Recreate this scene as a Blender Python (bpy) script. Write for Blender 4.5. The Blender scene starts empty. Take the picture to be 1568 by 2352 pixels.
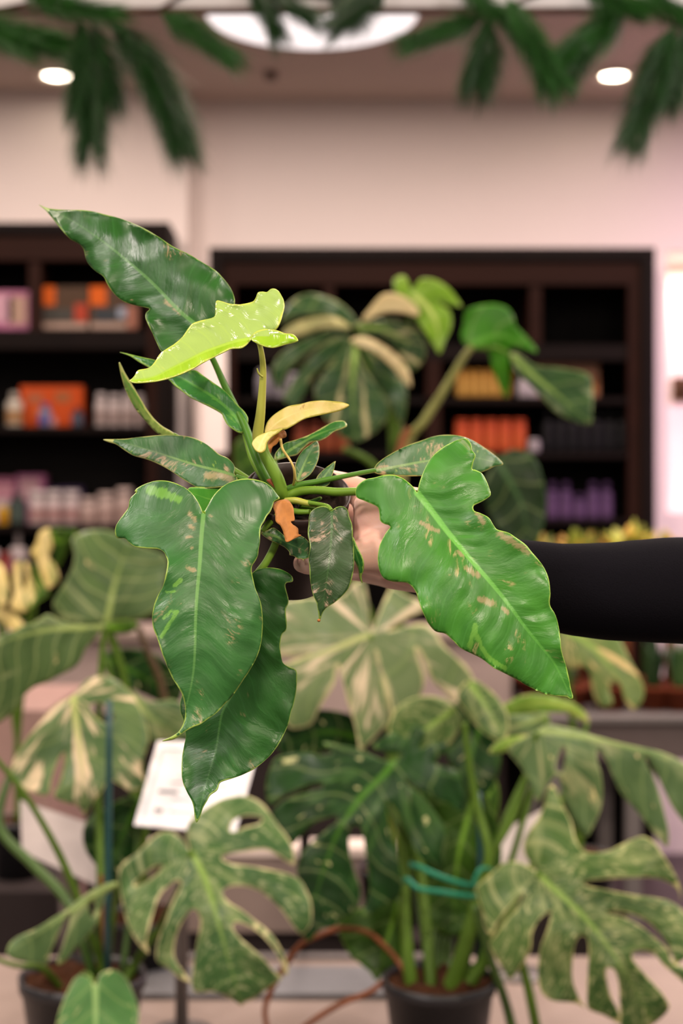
import bpy, bmesh, math, random
import numpy as np
from mathutils import Vector, Matrix, noise as mnoise
from mathutils.geometry import delaunay_2d_cdt
scene = bpy.context.scene
COL = scene.collection
random.seed(7)
F = 50.0 / 36.0 * 2352.0          # focal length in pixels of a 1568 x 2352 frame
CX, CY, EYE = 784.0, 1176.0, 1.5

def P(px, py, d):                 # where the ray through (px, py) meets the plane y = d
    return Vector(((px - CX) / F * d, d, EYE - (py - CY) / F * d))
def X(px, d): return (px - CX) / F * d
def Z(py, d): return EYE - (py - CY) / F * d
def T(pts, sc=1.0, ox=0.0, oy=0.0):
    return [(x / sc + ox, y / sc + oy) for x, y in pts]
def lin(c):
    if isinstance(c, str):
        c = c.lstrip('#'); c = [int(c[i:i + 2], 16) / 255 for i in (0, 2, 4)]
        c = [v / 12.92 if v <= .04045 else ((v + .055) / 1.055) ** 2.4 for v in c]
    return (c[0], c[1], c[2], 1.0)

# ------------------------------------------------------------------ objects
def tag(o, label=None, cat=None, group=None, kind=None):
    if label: o['label'] = label
    if cat: o['category'] = cat
    if group: o['group'] = group
    if kind: o['kind'] = kind
    return o
def empty(name, loc=(0, 0, 0), rz=0.0, **k):
    o = bpy.data.objects.new(name, None); COL.objects.link(o)
    o.location = loc; o.rotation_euler = (0, 0, rz); o.empty_display_size = .02
    return tag(o, **k)
def link_mesh(name, me, mat=None, parent=None, smooth=False):
    o = bpy.data.objects.new(name, me); COL.objects.link(o)
    if mat:
        for m in (mat if isinstance(mat, (list, tuple)) else [mat]): me.materials.append(m)
    if smooth: me.polygons.foreach_set('use_smooth', [True] * len(me.polygons))
    if parent:
        o.parent = parent
        o.matrix_parent_inverse = parent_world(parent).inverted()
    return o
def parent_world(p):
    m = Matrix.LocRotScale(p.location, p.rotation_euler, p.scale)
    if p.parent: m = parent_world(p.parent) @ p.matrix_parent_inverse @ m
    return m
def bm_obj(name, bm, mat=None, parent=None, smooth=False):
    me = bpy.data.meshes.new(name); bm.to_mesh(me); bm.free()
    return link_mesh(name, me, mat, parent, smooth)
def box(bm, x0, x1, y0, y1, z0, z1, mi=0):
    v = [bm.verts.new(c) for c in ((x0,y0,z0),(x1,y0,z0),(x1,y1,z0),(x0,y1,z0),(x0,y0,z1),(x1,y0,z1),(x1,y1,z1),(x0,y1,z1))]
    for f in ((0,3,2,1),(4,5,6,7),(0,1,5,4),(1,2,6,5),(2,3,7,6),(3,0,4,7)):
        bm.faces.new([v[i] for i in f]).material_index = mi
def box_obj(name, x0, x1, y0, y1, z0, z1, mat, parent=None, bev=0.0):
    bm = bmesh.new(); box(bm, x0, x1, y0, y1, z0, z1)
    if bev:
        bmesh.ops.bevel(bm, geom=bm.edges[:], offset=bev, segments=2, affect='EDGES', profile=.6)
    return bm_obj(name, bm, mat, parent)
def lathe(bm, prof, c, n=28, M=None, mi=0, close=True):
    rings = []
    for r, z in prof:
        ring = []
        for i in range(n):
            a = 2 * math.pi * i / n
            p = Vector((r * math.cos(a), r * math.sin(a), z))
            if M: p = M @ p
            ring.append(bm.verts.new(p + Vector(c)))
        rings.append(ring)
    for a, b in zip(rings, rings[1:]):
        for i in range(n):
            f = bm.faces.new((a[i], a[(i + 1) % n], b[(i + 1) % n], b[i])); f.smooth = True; f.material_index = mi
    if close:
        bm.faces.new(rings[0][::-1]).material_index = mi; bm.faces.new(rings[-1]).material_index = mi
def catmull(pts, n=6, closed=False):
    pts = [Vector(p) for p in pts]; out = []; m = len(pts)
    for i in range(m if closed else m - 1):
        if closed: p0, p1, p2, p3 = pts[i - 1], pts[i], pts[(i + 1) % m], pts[(i + 2) % m]
        else: p0, p1, p2, p3 = pts[max(i - 1, 0)], pts[i], pts[i + 1], pts[min(i + 2, m - 1)]
        for k in range(n):
            t = k / n
            out.append(.5 * ((2 * p1) + (p2 - p0) * t + (2 * p0 - 5 * p1 + 4 * p2 - p3) * t * t + (3 * p1 - p0 - 3 * p2 + p3) * t ** 3))
    if not closed: out.append(pts[-1])
    return out
def tube_bm(bm, pts, radii, n=10, sq=1.0, mi=0, groove=0.0):
    """pts: 3-D points, radii per point; capped"""
    rings = []; m = len(pts); up = Vector((0, 1, 0))
    for i, p in enumerate(pts):
        t = (pts[min(i + 1, m - 1)] - pts[max(i - 1, 0)]).normalized()
        a = t.cross(up)
        if a.length < 1e-4: a = t.cross(Vector((1, 0, 0)))
        a.normalize(); b = a.cross(t)
        ring = []
        for k in range(n):
            th = 2 * math.pi * k / n
            r = radii[i] * (1 - groove * max(0, math.cos(th - math.pi / 2)) ** 4 if groove else 1)
            ring.append(bm.verts.new(p + a * (r * math.cos(th)) + b * (r * sq * math.sin(th))))
        rings.append(ring)
    for a, b in zip(rings, rings[1:]):
        for k in range(n):
            f = bm.faces.new((a[k], b[k], b[(k + 1) % n], a[(k + 1) % n])); f.smooth = True; f.material_index = mi
    bm.faces.new(rings[0]); bm.faces.new(rings[-1][::-1])
def stem(name, pts, mat, parent, seg=6, n=10, groove=0.0):
    """pts: list of (px, py, d, radius in px)"""
    c = catmull([Vector((a, b, d)) for a, b, d, r in pts], seg)
    rr = catmull([Vector((r, 0, 0)) for a, b, d, r in pts], seg)
    bm = bmesh.new()
    tube_bm(bm, [P(v.x, v.y, v.z) for v in c], [max(.3, r.x) * v.z / F for v, r in zip(c, rr)], n, groove=groove)
    bmesh.ops.recalc_face_normals(bm, faces=bm.faces[:])
    return bm_obj(name, bm, mat, parent)

# ------------------------------------------------------------------ materials
class NT:
    def __init__(s, name):
        s.m = bpy.data.materials.new(name); s.m.use_nodes = True
        s.t = s.m.node_tree; s.b = s.t.nodes['Principled BSDF']; s.out = s.t.nodes['Material Output']
    def n(s, typ): return s.t.nodes.new(typ)
    def put(s, sock, v):
        if isinstance(v, bpy.types.NodeSocket): s.t.links.new(v, sock)
        elif v is not None: sock.default_value = v
    def math(s, op, a, b=None, c=None):
        x = s.n('ShaderNodeMath'); x.operation = op
        for i, v in enumerate((a, b, c)): s.put(x.inputs[i], v)
        return x.outputs[0]
    def ss(s, v, lo, hi, a=0.0, b=1.0):
        x = s.n('ShaderNodeMapRange'); x.interpolation_type = 'SMOOTHSTEP'
        for k, q in zip(('Value', 'From Min', 'From Max', 'To Min', 'To Max'), (v, lo, hi, a, b)): s.put(x.inputs[k], q)
        return x.outputs[0]
    def mix(s, f, a, b):
        x = s.n('ShaderNodeMix'); x.data_type = 'RGBA'
        s.put(x.inputs['Factor'], f); s.put(x.inputs['A'], a); s.put(x.inputs['B'], b)
        return x.outputs['Result']
    def attr(s, name):
        x = s.n('ShaderNodeAttribute'); x.attribute_name = name; return x.outputs['Fac']
    def comb(s, a, b, c=0.0):
        x = s.n('ShaderNodeCombineXYZ')
        for i, v in enumerate((a, b, c)): s.put(x.inputs[i], v)
        return x.outputs[0]
    def noise(s, vec=None, scale=5.0, detail=3.0, rough=.5, dist=0.0):
        x = s.n('ShaderNodeTexNoise')
        if vec is None: vec = s.n('ShaderNodeTexCoord').outputs['Object']
        s.put(x.inputs['Vector'], vec); x.inputs['Scale'].default_value = scale
        x.inputs['Detail'].default_value = detail; x.inputs['Roughness'].default_value = rough
        x.inputs['Distortion'].default_value = dist
        return x.outputs[0]
    def bump(s, h, strength=.3, dist=.001):
        x = s.n('ShaderNodeBump'); s.put(x.inputs['Height'], h)
        x.inputs['Strength'].default_value = strength; x.inputs['Distance'].default_value = dist
        s.t.links.new(x.outputs[0], s.b.inputs['Normal'])
    def set(s, **k):
        for a, v in k.items(): s.put(s.b.inputs[a.replace('_', ' ')], v)
        return s.m

def plain(name, col, rough=.5, spec=.5, var=.12, scale=30, metal=0.0, bump=0.0, stretch=None):
    q = NT(name); c = lin(col)
    vec = None
    if stretch:
        mp = q.n('ShaderNodeMapping'); q.t.links.new(q.n('ShaderNodeTexCoord').outputs['Object'], mp.inputs[0])
        mp.inputs['Scale'].default_value = stretch; vec = mp.outputs[0]
    nz = q.noise(vec, scale, 3)
    q.set(Base_Color=q.mix(nz, tuple(v * (1 - var) for v in c[:3]) + (1,), tuple(min(1, v * (1 + var)) for v in c[:3]) + (1,)),
          Roughness=rough, Specular_IOR_Level=spec, Metallic=metal)
    if bump: q.bump(nz, bump, .002)
    return q.m
def emit(name, col, strength):
    q = NT(name); q.set(Base_Color=(0, 0, 0, 1), Emission_Color=lin(col), Emission_Strength=strength); return q.m

def leafmat(name, base, dark, rib='#6faa4e', ribw=7.0, var=None, lo=.55, hi=.65, su=.012, sv=.004, seed=0.0,
            speck=None, slo=.62, shi=.68, sscale=.06, rough=.38, spec=.36, edge='#8fae4a', edgew=2.0, scar=None, sclo=.68, sp=44.0,
            veinc=None, veina=.22, side=None, bump=.22, trans=.12, radial=False, marks=False):
    q = NT(name)
    r, s, e, t, vq = (q.attr(k) for k in ('rib', 'sgn', 'edge', 'tt', 'vq'))
    ang, rad = q.attr('ang'), q.attr('rad')
    tone = q.noise(q.comb(q.math('MULTIPLY', vq, .02), q.math('MULTIPLY', s, .01), seed + 3), 1.0, 4)
    c = q.mix(q.ss(tone, .3, .7), lin(dark), lin(base))
    if side is not None:      # a paler underside where one half of the blade is rolled over
        c = q.mix(q.ss(s, side[1], side[2]), c, lin(side[0]))
    wav = q.math('COSINE', q.math('MULTIPLY', vq, 2 * math.pi / sp))
    if veinc:
        c = q.mix(q.math('MULTIPLY', q.ss(wav, .9, 1.0), veina), c, lin(veinc))
    if var:
        if radial: vec = q.comb(q.math('MULTIPLY', ang, su), q.math('MULTIPLY', rad, sv), seed)
        else: vec = q.comb(q.math('MULTIPLY', vq, su), q.math('MULTIPLY', s, sv), seed)
        v1 = q.ss(q.noise(vec, 1.0, 5, .6, .4), lo, hi)
        c = q.mix(v1, c, lin(var))
    if speck:
        v2 = q.noise(q.comb(q.math('MULTIPLY', vq, sscale), q.math('MULTIPLY', s, sscale * .6), seed + 9), 1.0, 5, .65)
        c = q.mix(q.ss(v2, slo, shi), c, lin(speck))
    if scar:
        v3 = q.noise(q.comb(q.math('MULTIPLY', vq, .06), q.math('MULTIPLY', s, .025), seed + 5), 1.0, 6, .75, .8)
        v4 = q.noise(q.comb(q.math('MULTIPLY', vq, .014), q.math('MULTIPLY', s, .016), seed + 6), 1.0, 2)
        c = q.mix(q.math('MULTIPLY', q.ss(v3, .5, .62), q.ss(v4, sclo - .1, sclo)), c, lin(scar))
    if marks:     # splashes of lime variegation and dry tan scars that sit at fixed places on this blade
        mn = q.noise(q.comb(q.math('MULTIPLY', vq, .11), q.math('MULTIPLY', s, .05), seed + 15), 1.0, 6, .75)
        mm = q.math('MULTIPLY', q.math('SUBTRACT', mn, .5), 1.7); sa, ta = q.attr('spl'), q.attr('tan')
        c = q.mix(q.math('MULTIPLY', q.math('MULTIPLY', q.ss(q.math('ADD', sa, mm), .35, .7), q.ss(sa, .02, .3)), .7), c, lin('#72ac42'))
        c = q.mix(q.math('MULTIPLY', q.math('MULTIPLY', q.ss(q.math('ADD', ta, mm), .5, .9), q.ss(ta, .02, .3)), .75), c, lin('#a3936a'))
    w = q.math('MULTIPLY', q.math('SUBTRACT', 1.0, q.math('MULTIPLY', t, .8)), ribw)
    rm = q.math('SUBTRACT', 1.0, q.ss(q.math('DIVIDE', r, w), .55, 1.1))
    c = q.mix(q.math('MULTIPLY', rm, q.ss(t, .25, .85, .9, .25)), c, lin(rib))
    en = q.math('MULTIPLY', q.ss(q.noise(q.comb(q.math('MULTIPLY', vq, .03), q.math('MULTIPLY', s, .02), seed + 11), 1.0, 3), .35, .65, .35, 1.6), edgew)
    c = q.mix(q.math('SUBTRACT', 1.0, q.ss(q.math('DIVIDE', e, en), .5, 1.5)), c, lin(edge))
    h = q.math('ADD', q.math('MULTIPLY', wav, .10),
               q.math('MULTIPLY', q.noise(q.comb(q.math('MULTIPLY', vq, .05), q.math('MULTIPLY', s, .018), seed), 1.0, 4, .6), 1.8))
    q.bump(h, bump, .0016)
    q.set(Base_Color=c, Roughness=q.ss(q.noise(None, 60, 3), .3, .7, rough * .8, rough * 1.35), Specular_IOR_Level=spec)
    if trans:
        tr = q.n('ShaderNodeBsdfTranslucent'); q.t.links.new(c, tr.inputs['Color'])
        ms = q.n('ShaderNodeMixShader'); ms.inputs[0].default_value = trans
        q.t.links.new(q.b.outputs[0], ms.inputs[1]); q.t.links.new(tr.outputs[0], ms.inputs[2])
        q.t.links.new(ms.outputs[0], q.out.inputs['Surface'])
    return q.m

# ------------------------------------------------------------------ leaf blades
def resample(ring, step):
    pts = [np.array(p, float) for p in ring]; out = []
    for i, a in enumerate(pts):
        b = pts[(i + 1) % len(pts)]; L = np.hypot(*(b - a)); k = max(1, int(round(L / step)))
        for j in range(k): out.append(a + (b - a) * j / k)
    return np.array(out)
def resample_open(l, step):
    out = []
    for a, b in zip(l, l[1:]):
        k = max(1, int(round(np.hypot(*(b - a)) / step)))
        for j in range(k): out.append(a + (b - a) * j / k)
    out = np.array(out); keep = [out[0]]
    for q in out[1:]:
        if np.hypot(*(q - keep[-1])) > step * .7: keep.append(q)
    return np.array(keep)
def inside(p, ring):
    x, y = p[:, 0:1], p[:, 1:2]; x0, y0 = ring[:, 0], ring[:, 1]
    x1, y1 = np.roll(x0, -1), np.roll(y0, -1)
    c = ((y0 > y) != (y1 > y)) & (x < (x1 - x0) * (y - y0) / np.where(y1 == y0, 1e-9, y1 - y0) + x0)
    return c.sum(1) % 2 == 1
def seg_dist(p, line, closed=False):
    a = line if closed else line[:-1]; b = np.roll(line, -1, 0) if closed else line[1:]
    ab = b - a; L2 = (ab ** 2).sum(1) + 1e-9
    u = np.clip(((p[:, None, :] - a[None]) * ab[None]).sum(2) / L2, 0, 1)
    d = p[:, None, :] - (a[None] + u[..., None] * ab[None])
    D = np.hypot(d[..., 0], d[..., 1]); i = D.argmin(1); k = np.arange(len(p))
    cr = ab[i, 0] * d[k, i, 1] - ab[i, 1] * d[k, i, 0]
    return D[k, i], i, u[k, i], np.where(cr >= 0, 1.0, -1.0)
def blade(name, parent, polys, rib, mat, d0, d1, bow=0.0, side=0.0, fold=0.0, curl=0.0, rip=0.0, rips=60.0, quilt=0.0, sp=44.0,
          step=9.0, holes=(), thick=.0007, smooth=4, marks=None, poly_mat=None, poly_off=None, seed=0, wave=0.0, wavs=150.0):
    """A leaf blade with thickness. Outline and midrib are measured in pixels of the photograph; d0..d1 is the distance of
    base and tip; side, fold, curl (mm per px), bow, rip, quilt (mm) shape it in depth."""
    ribp = np.array([tuple(v)[:2] for v in catmull([Vector((x, y, 0)) for x, y in rib], 8)])
    seglen = np.hypot(*(ribp[1:] - ribp[:-1]).T); cum = np.concatenate([[0], np.cumsum(seglen)]); LT = cum[-1]
    base, ax = ribp[0], (ribp[-1] - ribp[0]); LC = np.hypot(*ax); ax = ax / LC
    MI = []
    VV, FF, AT = [], [], {k: [] for k in ('rib', 'sgn', 'edge', 'tt', 'vq', 'ang', 'rad', 'spl', 'tan')}
    hr = [resample([tuple(v)[:2] for v in catmull([Vector((x, y, 0)) for x, y in h], smooth, True)], step * .9) for h in holes]
    for pi, poly in enumerate(polys):
        ring = resample([tuple(v)[:2] for v in catmull([Vector((x, y, 0)) for x, y in poly], smooth, True)], step * .8)
        mn, mx = ring.min(0) - step, ring.max(0) + step
        g = []
        yy = mn[1]; row = 0
        while yy < mx[1]:
            xs = np.arange(mn[0] + (row % 2) * step * .5, mx[0], step); g.append(np.stack([xs, np.full_like(xs, yy)], 1)); yy += step * .866; row += 1
        g = np.concatenate(g); g = g[inside(g, ring)]
        edges_rings = [ring] + hr
        for h in hr: g = g[~inside(g, h)]
        for rg in edges_rings:
            if len(g): g = g[seg_dist(g, rg, True)[0] > step * .45]
        rp = resample_open(ribp, step * .8); rp = rp[inside(rp, ring)] if len(rp) else rp
        for rg in edges_rings:
            if len(rp): rp = rp[seg_dist(rp, rg, True)[0] > step * .45]
        if len(rp) and len(g): g = g[seg_dist(g, rp)[0] > step * .5] if len(rp) > 1 else g
        g = np.concatenate([g, rp]) if len(rp) else g
        verts = list(g); edges = []
        for rg in edges_rings:
            o = len(verts); verts += list(rg); edges += [(o + i, o + (i + 1) % len(rg)) for i in range(len(rg))]
        vo, eo, fo, *_ = delaunay_2d_cdt([Vector(v) for v in verts], edges, [], 0, 1e-4)
        p = np.array([tuple(v) for v in vo]); fo = [f for f in fo if len(f) == 3]
        cen = np.array([p[list(f)].mean(0) for f in fo]); ok = inside(cen, ring)
        for h in hr: ok &= ~inside(cen, h)
        fo = [f for f, k in zip(fo, ok) if k]
        used = sorted({i for f in fo for i in f}); mp = {u: i for i, u in enumerate(used)}
        p = p[used]; fo = [[mp[i] for i in f] for f in fo]
        D, i, u, sg = seg_dist(p, ribp); al = cum[i] + u * seglen[i]; tt = al / LT
        ed = np.min([seg_dist(p, rg, True)[0] for rg in edges_rings], axis=0)
        rel = p - base; tl = (rel @ ax) / LC; lat = ax[0] * rel[:, 1] - ax[1] * rel[:, 0]
        vq = al - .55 * D + 7 * np.sin(D * .05 + seed)
        tc = np.clip(tl, -.3, 1.1)
        off = np.array([mnoise.noise(Vector((x / rips, y / rips, seed * 3.7))) for x, y in p])
        wv = np.array([mnoise.noise(Vector((x / wavs, y / wavs, seed * 5.1 + 4))) for x, y in p])
        qm = np.array([mnoise.noise(Vector((x / 90, y / 90, seed * 2.3 + 9))) for x, y in p])
        eg = np.exp(-ed / (.35 * rips))
        dep = d0 + (d1 - d0) * tl + .001 * (side * lat + fold * np.minimum(D, 400) + curl * (D / 100) ** 2 + bow * 4 * tc * (1 - tc)
              + rip * off * (.25 + eg) + wave * wv - quilt * np.cos(vq * 2 * math.pi / sp) * np.clip(D / 25, 0, 1) * np.clip(ed / 12, .2, 1) * np.clip(.25 + 1.8 * qm, 0, 1))
        if poly_off: dep = dep + poly_off[pi]
        o = len(VV)
        VV += [P(x, y, d) for (x, y), d in zip(p, dep)]
        for f in fo:
            a, b, c = p[f[0]], p[f[1]], p[f[2]]
            cr = (b[0] - a[0]) * (c[1] - a[1]) - (b[1] - a[1]) * (c[0] - a[0])
            FF.append([o + k for k in (f if cr < 0 else f[::-1])]); MI.append(poly_mat[pi] if poly_mat else 0)
        ang = np.arctan2(rel[:, 1], rel[:, 0]) * 57.3; rad = np.hypot(rel[:, 0], rel[:, 1])
        mk = {'spl': np.zeros(len(p)), 'tan': np.zeros(len(p))}
        for k, lst in (marks or {}).items():
            for line, wd in lst: mk[k] = np.maximum(mk[k], 1 - np.clip(seg_dist(p, np.array(line, float))[0] / wd, 0, 1))
        for k, v in zip(('rib', 'sgn', 'edge', 'tt', 'vq', 'ang', 'rad', 'spl', 'tan'), (D, D * sg, ed, tt, vq, ang, rad, mk['spl'], mk['tan'])): AT[k] += list(v)
    me = bpy.data.meshes.new(name); me.from_pydata([tuple(v) for v in VV], [], FF)
    for k, v in AT.items():
        a = me.attributes.new(k, 'FLOAT', 'POINT'); a.data.foreach_set('value', np.array(v, np.float32))
    me.update(); me.polygons.foreach_set('material_index', MI)
    o = link_mesh(name, me, mat, parent, True)
    sm = o.modifiers.new('thick', 'SOLIDIFY'); sm.thickness = thick; sm.offset = 0; sm.use_even_offset = False
    return o
# ------------------------------------------------------------------ camera, world, render look
cam = bpy.data.cameras.new('camera'); camo = bpy.data.objects.new('camera', cam); COL.objects.link(camo)
camo.location = (0, 0, EYE); camo.rotation_euler = (math.pi / 2, 0, 0)
cam.sensor_fit = 'VERTICAL'; cam.sensor_height = 36; cam.lens = 50; cam.clip_start = .05
cam.dof.use_dof = True; cam.dof.focus_distance = .965; cam.dof.aperture_fstop = 4.6; cam.dof.aperture_blades = 9
scene.camera = camo
vs = scene.view_settings
scene.display_settings.display_device = 'sRGB'
vs.view_transform = 'Standard'; vs.look = 'None'; vs.gamma = 1; vs.exposure = 0.42; vs.use_curve_mapping = False
w = bpy.data.worlds.new('shop_ambience'); scene.world = w; w.use_nodes = True
w.node_tree.nodes['Background'].inputs[0].default_value = lin('#fff0e6'); w.node_tree.nodes['Background'].inputs[1].default_value = .24

# ------------------------------------------------------------------ room
CEIL = 3.306; WY = 6.25
m_wall = plain('wall_paint', '#e0d2cb', .8, .2, .02, 3)
m_ceil = plain('ceiling_dim_paint', '#c9b6aa', .85, .2, .03, 3)  # taupe stands in for white paint under weak indirect light
m_floor = plain('floor_stone', '#3a3030', .5, .4, .15, 4)
box_obj('floor', -6, 6, -4, 7, -.1, 0, m_floor)['kind'] = 'structure'
# ceiling with the round light recess and its downlight holes left as fittings on the surface
box_obj('ceiling', -6, 6, -4, 7, CEIL, CEIL + .1, m_ceil)['kind'] = 'structure'
bm = bmesh.new()
NX0, NX1, NZ0, NZ1 = X(1531, WY), X(1960, WY), Z(1178, WY), Z(576, WY)
box(bm, X(430, 6.1), NX0, WY, WY + .1, 0, CEIL); box(bm, NX1, 6, WY, WY + .1, 0, CEIL)
box(bm, NX0, NX1, WY, WY + .1, NZ1, CEIL); box(bm, NX0, NX1, WY, WY + .1, 0, NZ0)
bm_obj('wall_back', bm, m_wall)['kind'] = 'structure'
box_obj('wall_left', -6, X(430, 6.1), 6.1, WY + .1, 0, CEIL, m_wall)['kind'] = 'structure'
m_niche = plain('niche_white', '#e6dad3', .6, .3, .02, 5)
nb = bmesh.new()
box(nb, NX0, NX1, WY + .34, WY + .36, NZ0 - .02, NZ1 + .02)
box(nb, NX0 - .02, NX0, WY + .1, WY + .36, NZ0 - .02, NZ1 + .02); box(nb, NX1, NX1 + .02, WY + .1, WY + .36, NZ0 - .02, NZ1 + .02)
box(nb, NX0, NX1, WY + .1, WY + .34, NZ1, NZ1 + .02); box(nb, NX0, NX1, WY + .1, WY + .34, NZ0 - .02, NZ0)
bm_obj('trim_1', nb, m_niche)['kind'] = 'structure'

def lamp(name, loc, size, power, col='#fff1e2', rot=(0, 0, 0), sy=None, spread=math.pi):
    l = bpy.data.lights.new(name, 'AREA'); l.shape = 'RECTANGLE' if sy else 'DISK'; l.size = size
    if sy: l.size_y = sy
    l.energy = power; l.spread = spread; l.color = lin(col)[:3]
    o = bpy.data.objects.new(name, l); COL.objects.link(o); o.location = loc; o.rotation_euler = rot; return o
# the strip lamp in the top of the wall niche
lamp('niche_strip_light', ((NX0 + NX1) / 2, WY + .2, NZ1 - .03), NX1 - NX0 - .1, 6, '#ffe8d8', (0, 0, 0), .05)
# ceiling lamps of the shop, overhead and behind the photographer
for i, (x, y, pw) in enumerate([(-1.6, .0, 46), (1.5, .1, 50), (0, -1.4, 72), (-2.6, -2.2, 46), (2.6, -2.2, 46), (-1.7, 2.0, 34), (1.7, 2.0, 40), (0, 3.3, 26), (2.9, 3.7, 30), (-3, 3.7, 30)]):
    lamp('ceiling_lamp', (x, y, CEIL - .03), .5, pw, '#ffe9d6' if i % 3 else '#fff0ea')
for x in (-2.3, -1.17, 0, 1.12, 2.3):
    lamp('added_wall_light', (x, 4.85, CEIL - .03), .3, 17, '#ffeae0')  # row of unseen lamps added to brighten the back wall
# a pinkish plant lamp hanging over the plants to the right
lamp('grow_light', (2.9, 4.9, 3.0), .4, 50, '#f3b8ff', (math.radians(25), math.radians(-15), 0))

m_chrome = plain('brushed_ring', '#e8d8c8', .3, .5, .05, 20, .2)
m_lampface = emit('lamp_face', '#fff0d8', 14.0)
def downlight(px, label):
    d = (CEIL - EYE) * F / (CY - 169); e = empty('downlight', (X(px, d), d, CEIL - .004))
    bm = bmesh.new(); lathe(bm, [(.088, .003), (.092, -.006), (.086, -.016), (.062, -.012), (.050, .002)], (X(px, d), d, CEIL - .004), 36, close=False)
    bm_obj('trim_ring', bm, m_chrome, e)
    bm = bmesh.new(); lathe(bm, [(.051, 0.0), (.051, -.006)], (X(px, d), d, CEIL - .004), 36); bm_obj('lamp_face', bm, m_lampface, e)
    tag(e, label, 'ceiling light', 'recessed ceiling downlights')
downlight(130, 'round recessed downlight on the ceiling behind the left pine sprigs')
downlight(1410, 'round recessed downlight on the ceiling near the right pine garland')
bm = bmesh.new(); d = 5.135
lathe(bm, [(.385, .0), (.38, -.012)], (X(716, d), d, CEIL), 64); e = empty('round_ceiling_light', (X(716, d), d, CEIL))
bm_obj('diffuser', bm, emit('diffuser', '#fff0ee', 1.0), e)
bm = bmesh.new(); lathe(bm, [(.398, 0), (.398, -.012), (.386, -.012), (.386, 0)], (X(716, d), d, CEIL), 64, close=False); bm_obj('rim', bm, plain('rim_white', '#b8a498', .6), e)
tag(e, 'large round white glowing light set in the dimly lit ceiling', 'ceiling light')
d = (CEIL - EYE) * F / (CY - 166)
bm = bmesh.new(); lathe(bm, [(.028, 0), (.026, -.03), (.012, -.034)], (X(622, d), d, CEIL), 20)
tag(bm_obj('smoke_detector', bm, plain('detector', '#7a675c', .6)), 'small dull round detector on the ceiling below the glowing light', 'detector')

# beam that carries the garland, with hanging rods
m_beam = plain('painted_beam', '#e2e0e0', .6, .3, .06, 8); m_edge = plain('beam_edge', '#6a4c40', .6)
gb = empty('hanging_beam', (0, 3.1, Z(25, 3.1)))
box_obj('beam', -1.7, 1.7, 3.076, 3.1, Z(26, 3.1), Z(26, 3.1) + .13, m_beam, gb, .004)
box_obj('edge_strip', -1.7, 1.7, 3.0745, 3.102, Z(33, 3.1), Z(26, 3.1), m_edge, gb)
for x in (-1.5, 1.5):
    bm = bmesh.new(); lathe(bm, [(.008, Z(26, 3.1) + .13), (.008, CEIL)], (x, 3.095, 0), 10); bm_obj('rod', bm, m_chrome, gb)
tag(gb, 'pale horizontal beam near the ceiling draped with pine greenery', 'beam')

# ------------------------------------------------------------------ shelf units
m_wood = plain('dark_wood', '#0e0705', .6, .08, .35, 9, stretch=(1, 1, .15))
m_wood2 = plain('brown_wood', '#200e07', .6, .08, .3, 9, stretch=(.15, 1, 1))
m_back = plain('shelf_back', '#080605', .7, .08, .2, 6)
def shelf_unit(name, D, dep, x0, x1, top, fw, shelves, dividers, label, bottom=0.04):
    """x and y in pixels at the front plane D; shelves: (top px, bottom px); dividers: (x0, x1, y0, y1)"""
    e = empty(name, (X((x0 + x1) / 2, D), D + dep / 2, 0))
    ax, bx, zt = X(x0, D), X(x1, D), Z(top, D)
    box_obj('back_panel', ax + .01, bx - .01, D + dep - .02, D + dep, bottom, zt - .01, m_back, e)
    w = (fw[0]) / F * D; w2 = fw[1] / F * D; hz = (fw[2]) / F * D
    for n_, a, b in (('side_panel', ax, ax + w), ('side_panel', bx - w, bx)):
        box_obj(n_, a, b, D, D + dep - .02, bottom, zt, m_wood, e, .003)
    box_obj('top_panel', ax + w, bx - w, D, D + dep - .02, zt - w, zt, m_wood, e, .003)
    # inner frame, a little set back
    box_obj('top_rail', ax + w, bx - w, D + .02, D + .07, zt - hz, zt - w, m_wood2, e, .002)
    for a, b in ((ax + w, ax + w2), (bx - w2, bx - w)):
        box_obj('stile', a, b, D + .02, D + .07, bottom, zt - hz, m_wood2, e, .002)
    for a, b in shelves:
        box_obj('shelf', ax + w, bx - w, D + .03, D + dep - .02, Z(b, D), Z(a, D), m_wood, e, .002)
    for a, b, c, d_ in dividers:
        box_obj('divider', X(a, D), X(b, D), D + .03, D + dep - .02, Z(d_, D), Z(c, D), m_wood2, e, .002)
    box_obj('plinth', ax + .02, bx - .02, D + .05, D + dep - .02, 0, bottom, m_back, e)
    return tag(e, label, 'shelf unit')
DL, DR = 5.78, 5.9
shelf_unit('shelf_unit', DL, .31, -420, 388, 510, (26, 52, 86), [(757, 800), (980, 993), (1205, 1222), (1318, 1334), (1560, 1575), (1800, 1820)],
           [(62, 90, 596, 757), (-240, -214, 596, 757)], 'dark brown shelf unit with orange boxes at the left')
shelf_unit('shelf_unit', DR, .34, 480, 1505, 568, (30, 60, 84), [(790, 826), (912, 926), (1038, 1052), (1192, 1206), (1420, 1440), (1700, 1720)],
           [(742, 768, 652, 790), (1218, 1246, 652, 790), (980, 1014, 826, 1192)], 'dark brown shelf unit behind the plants, with colourful bottle rows')

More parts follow.
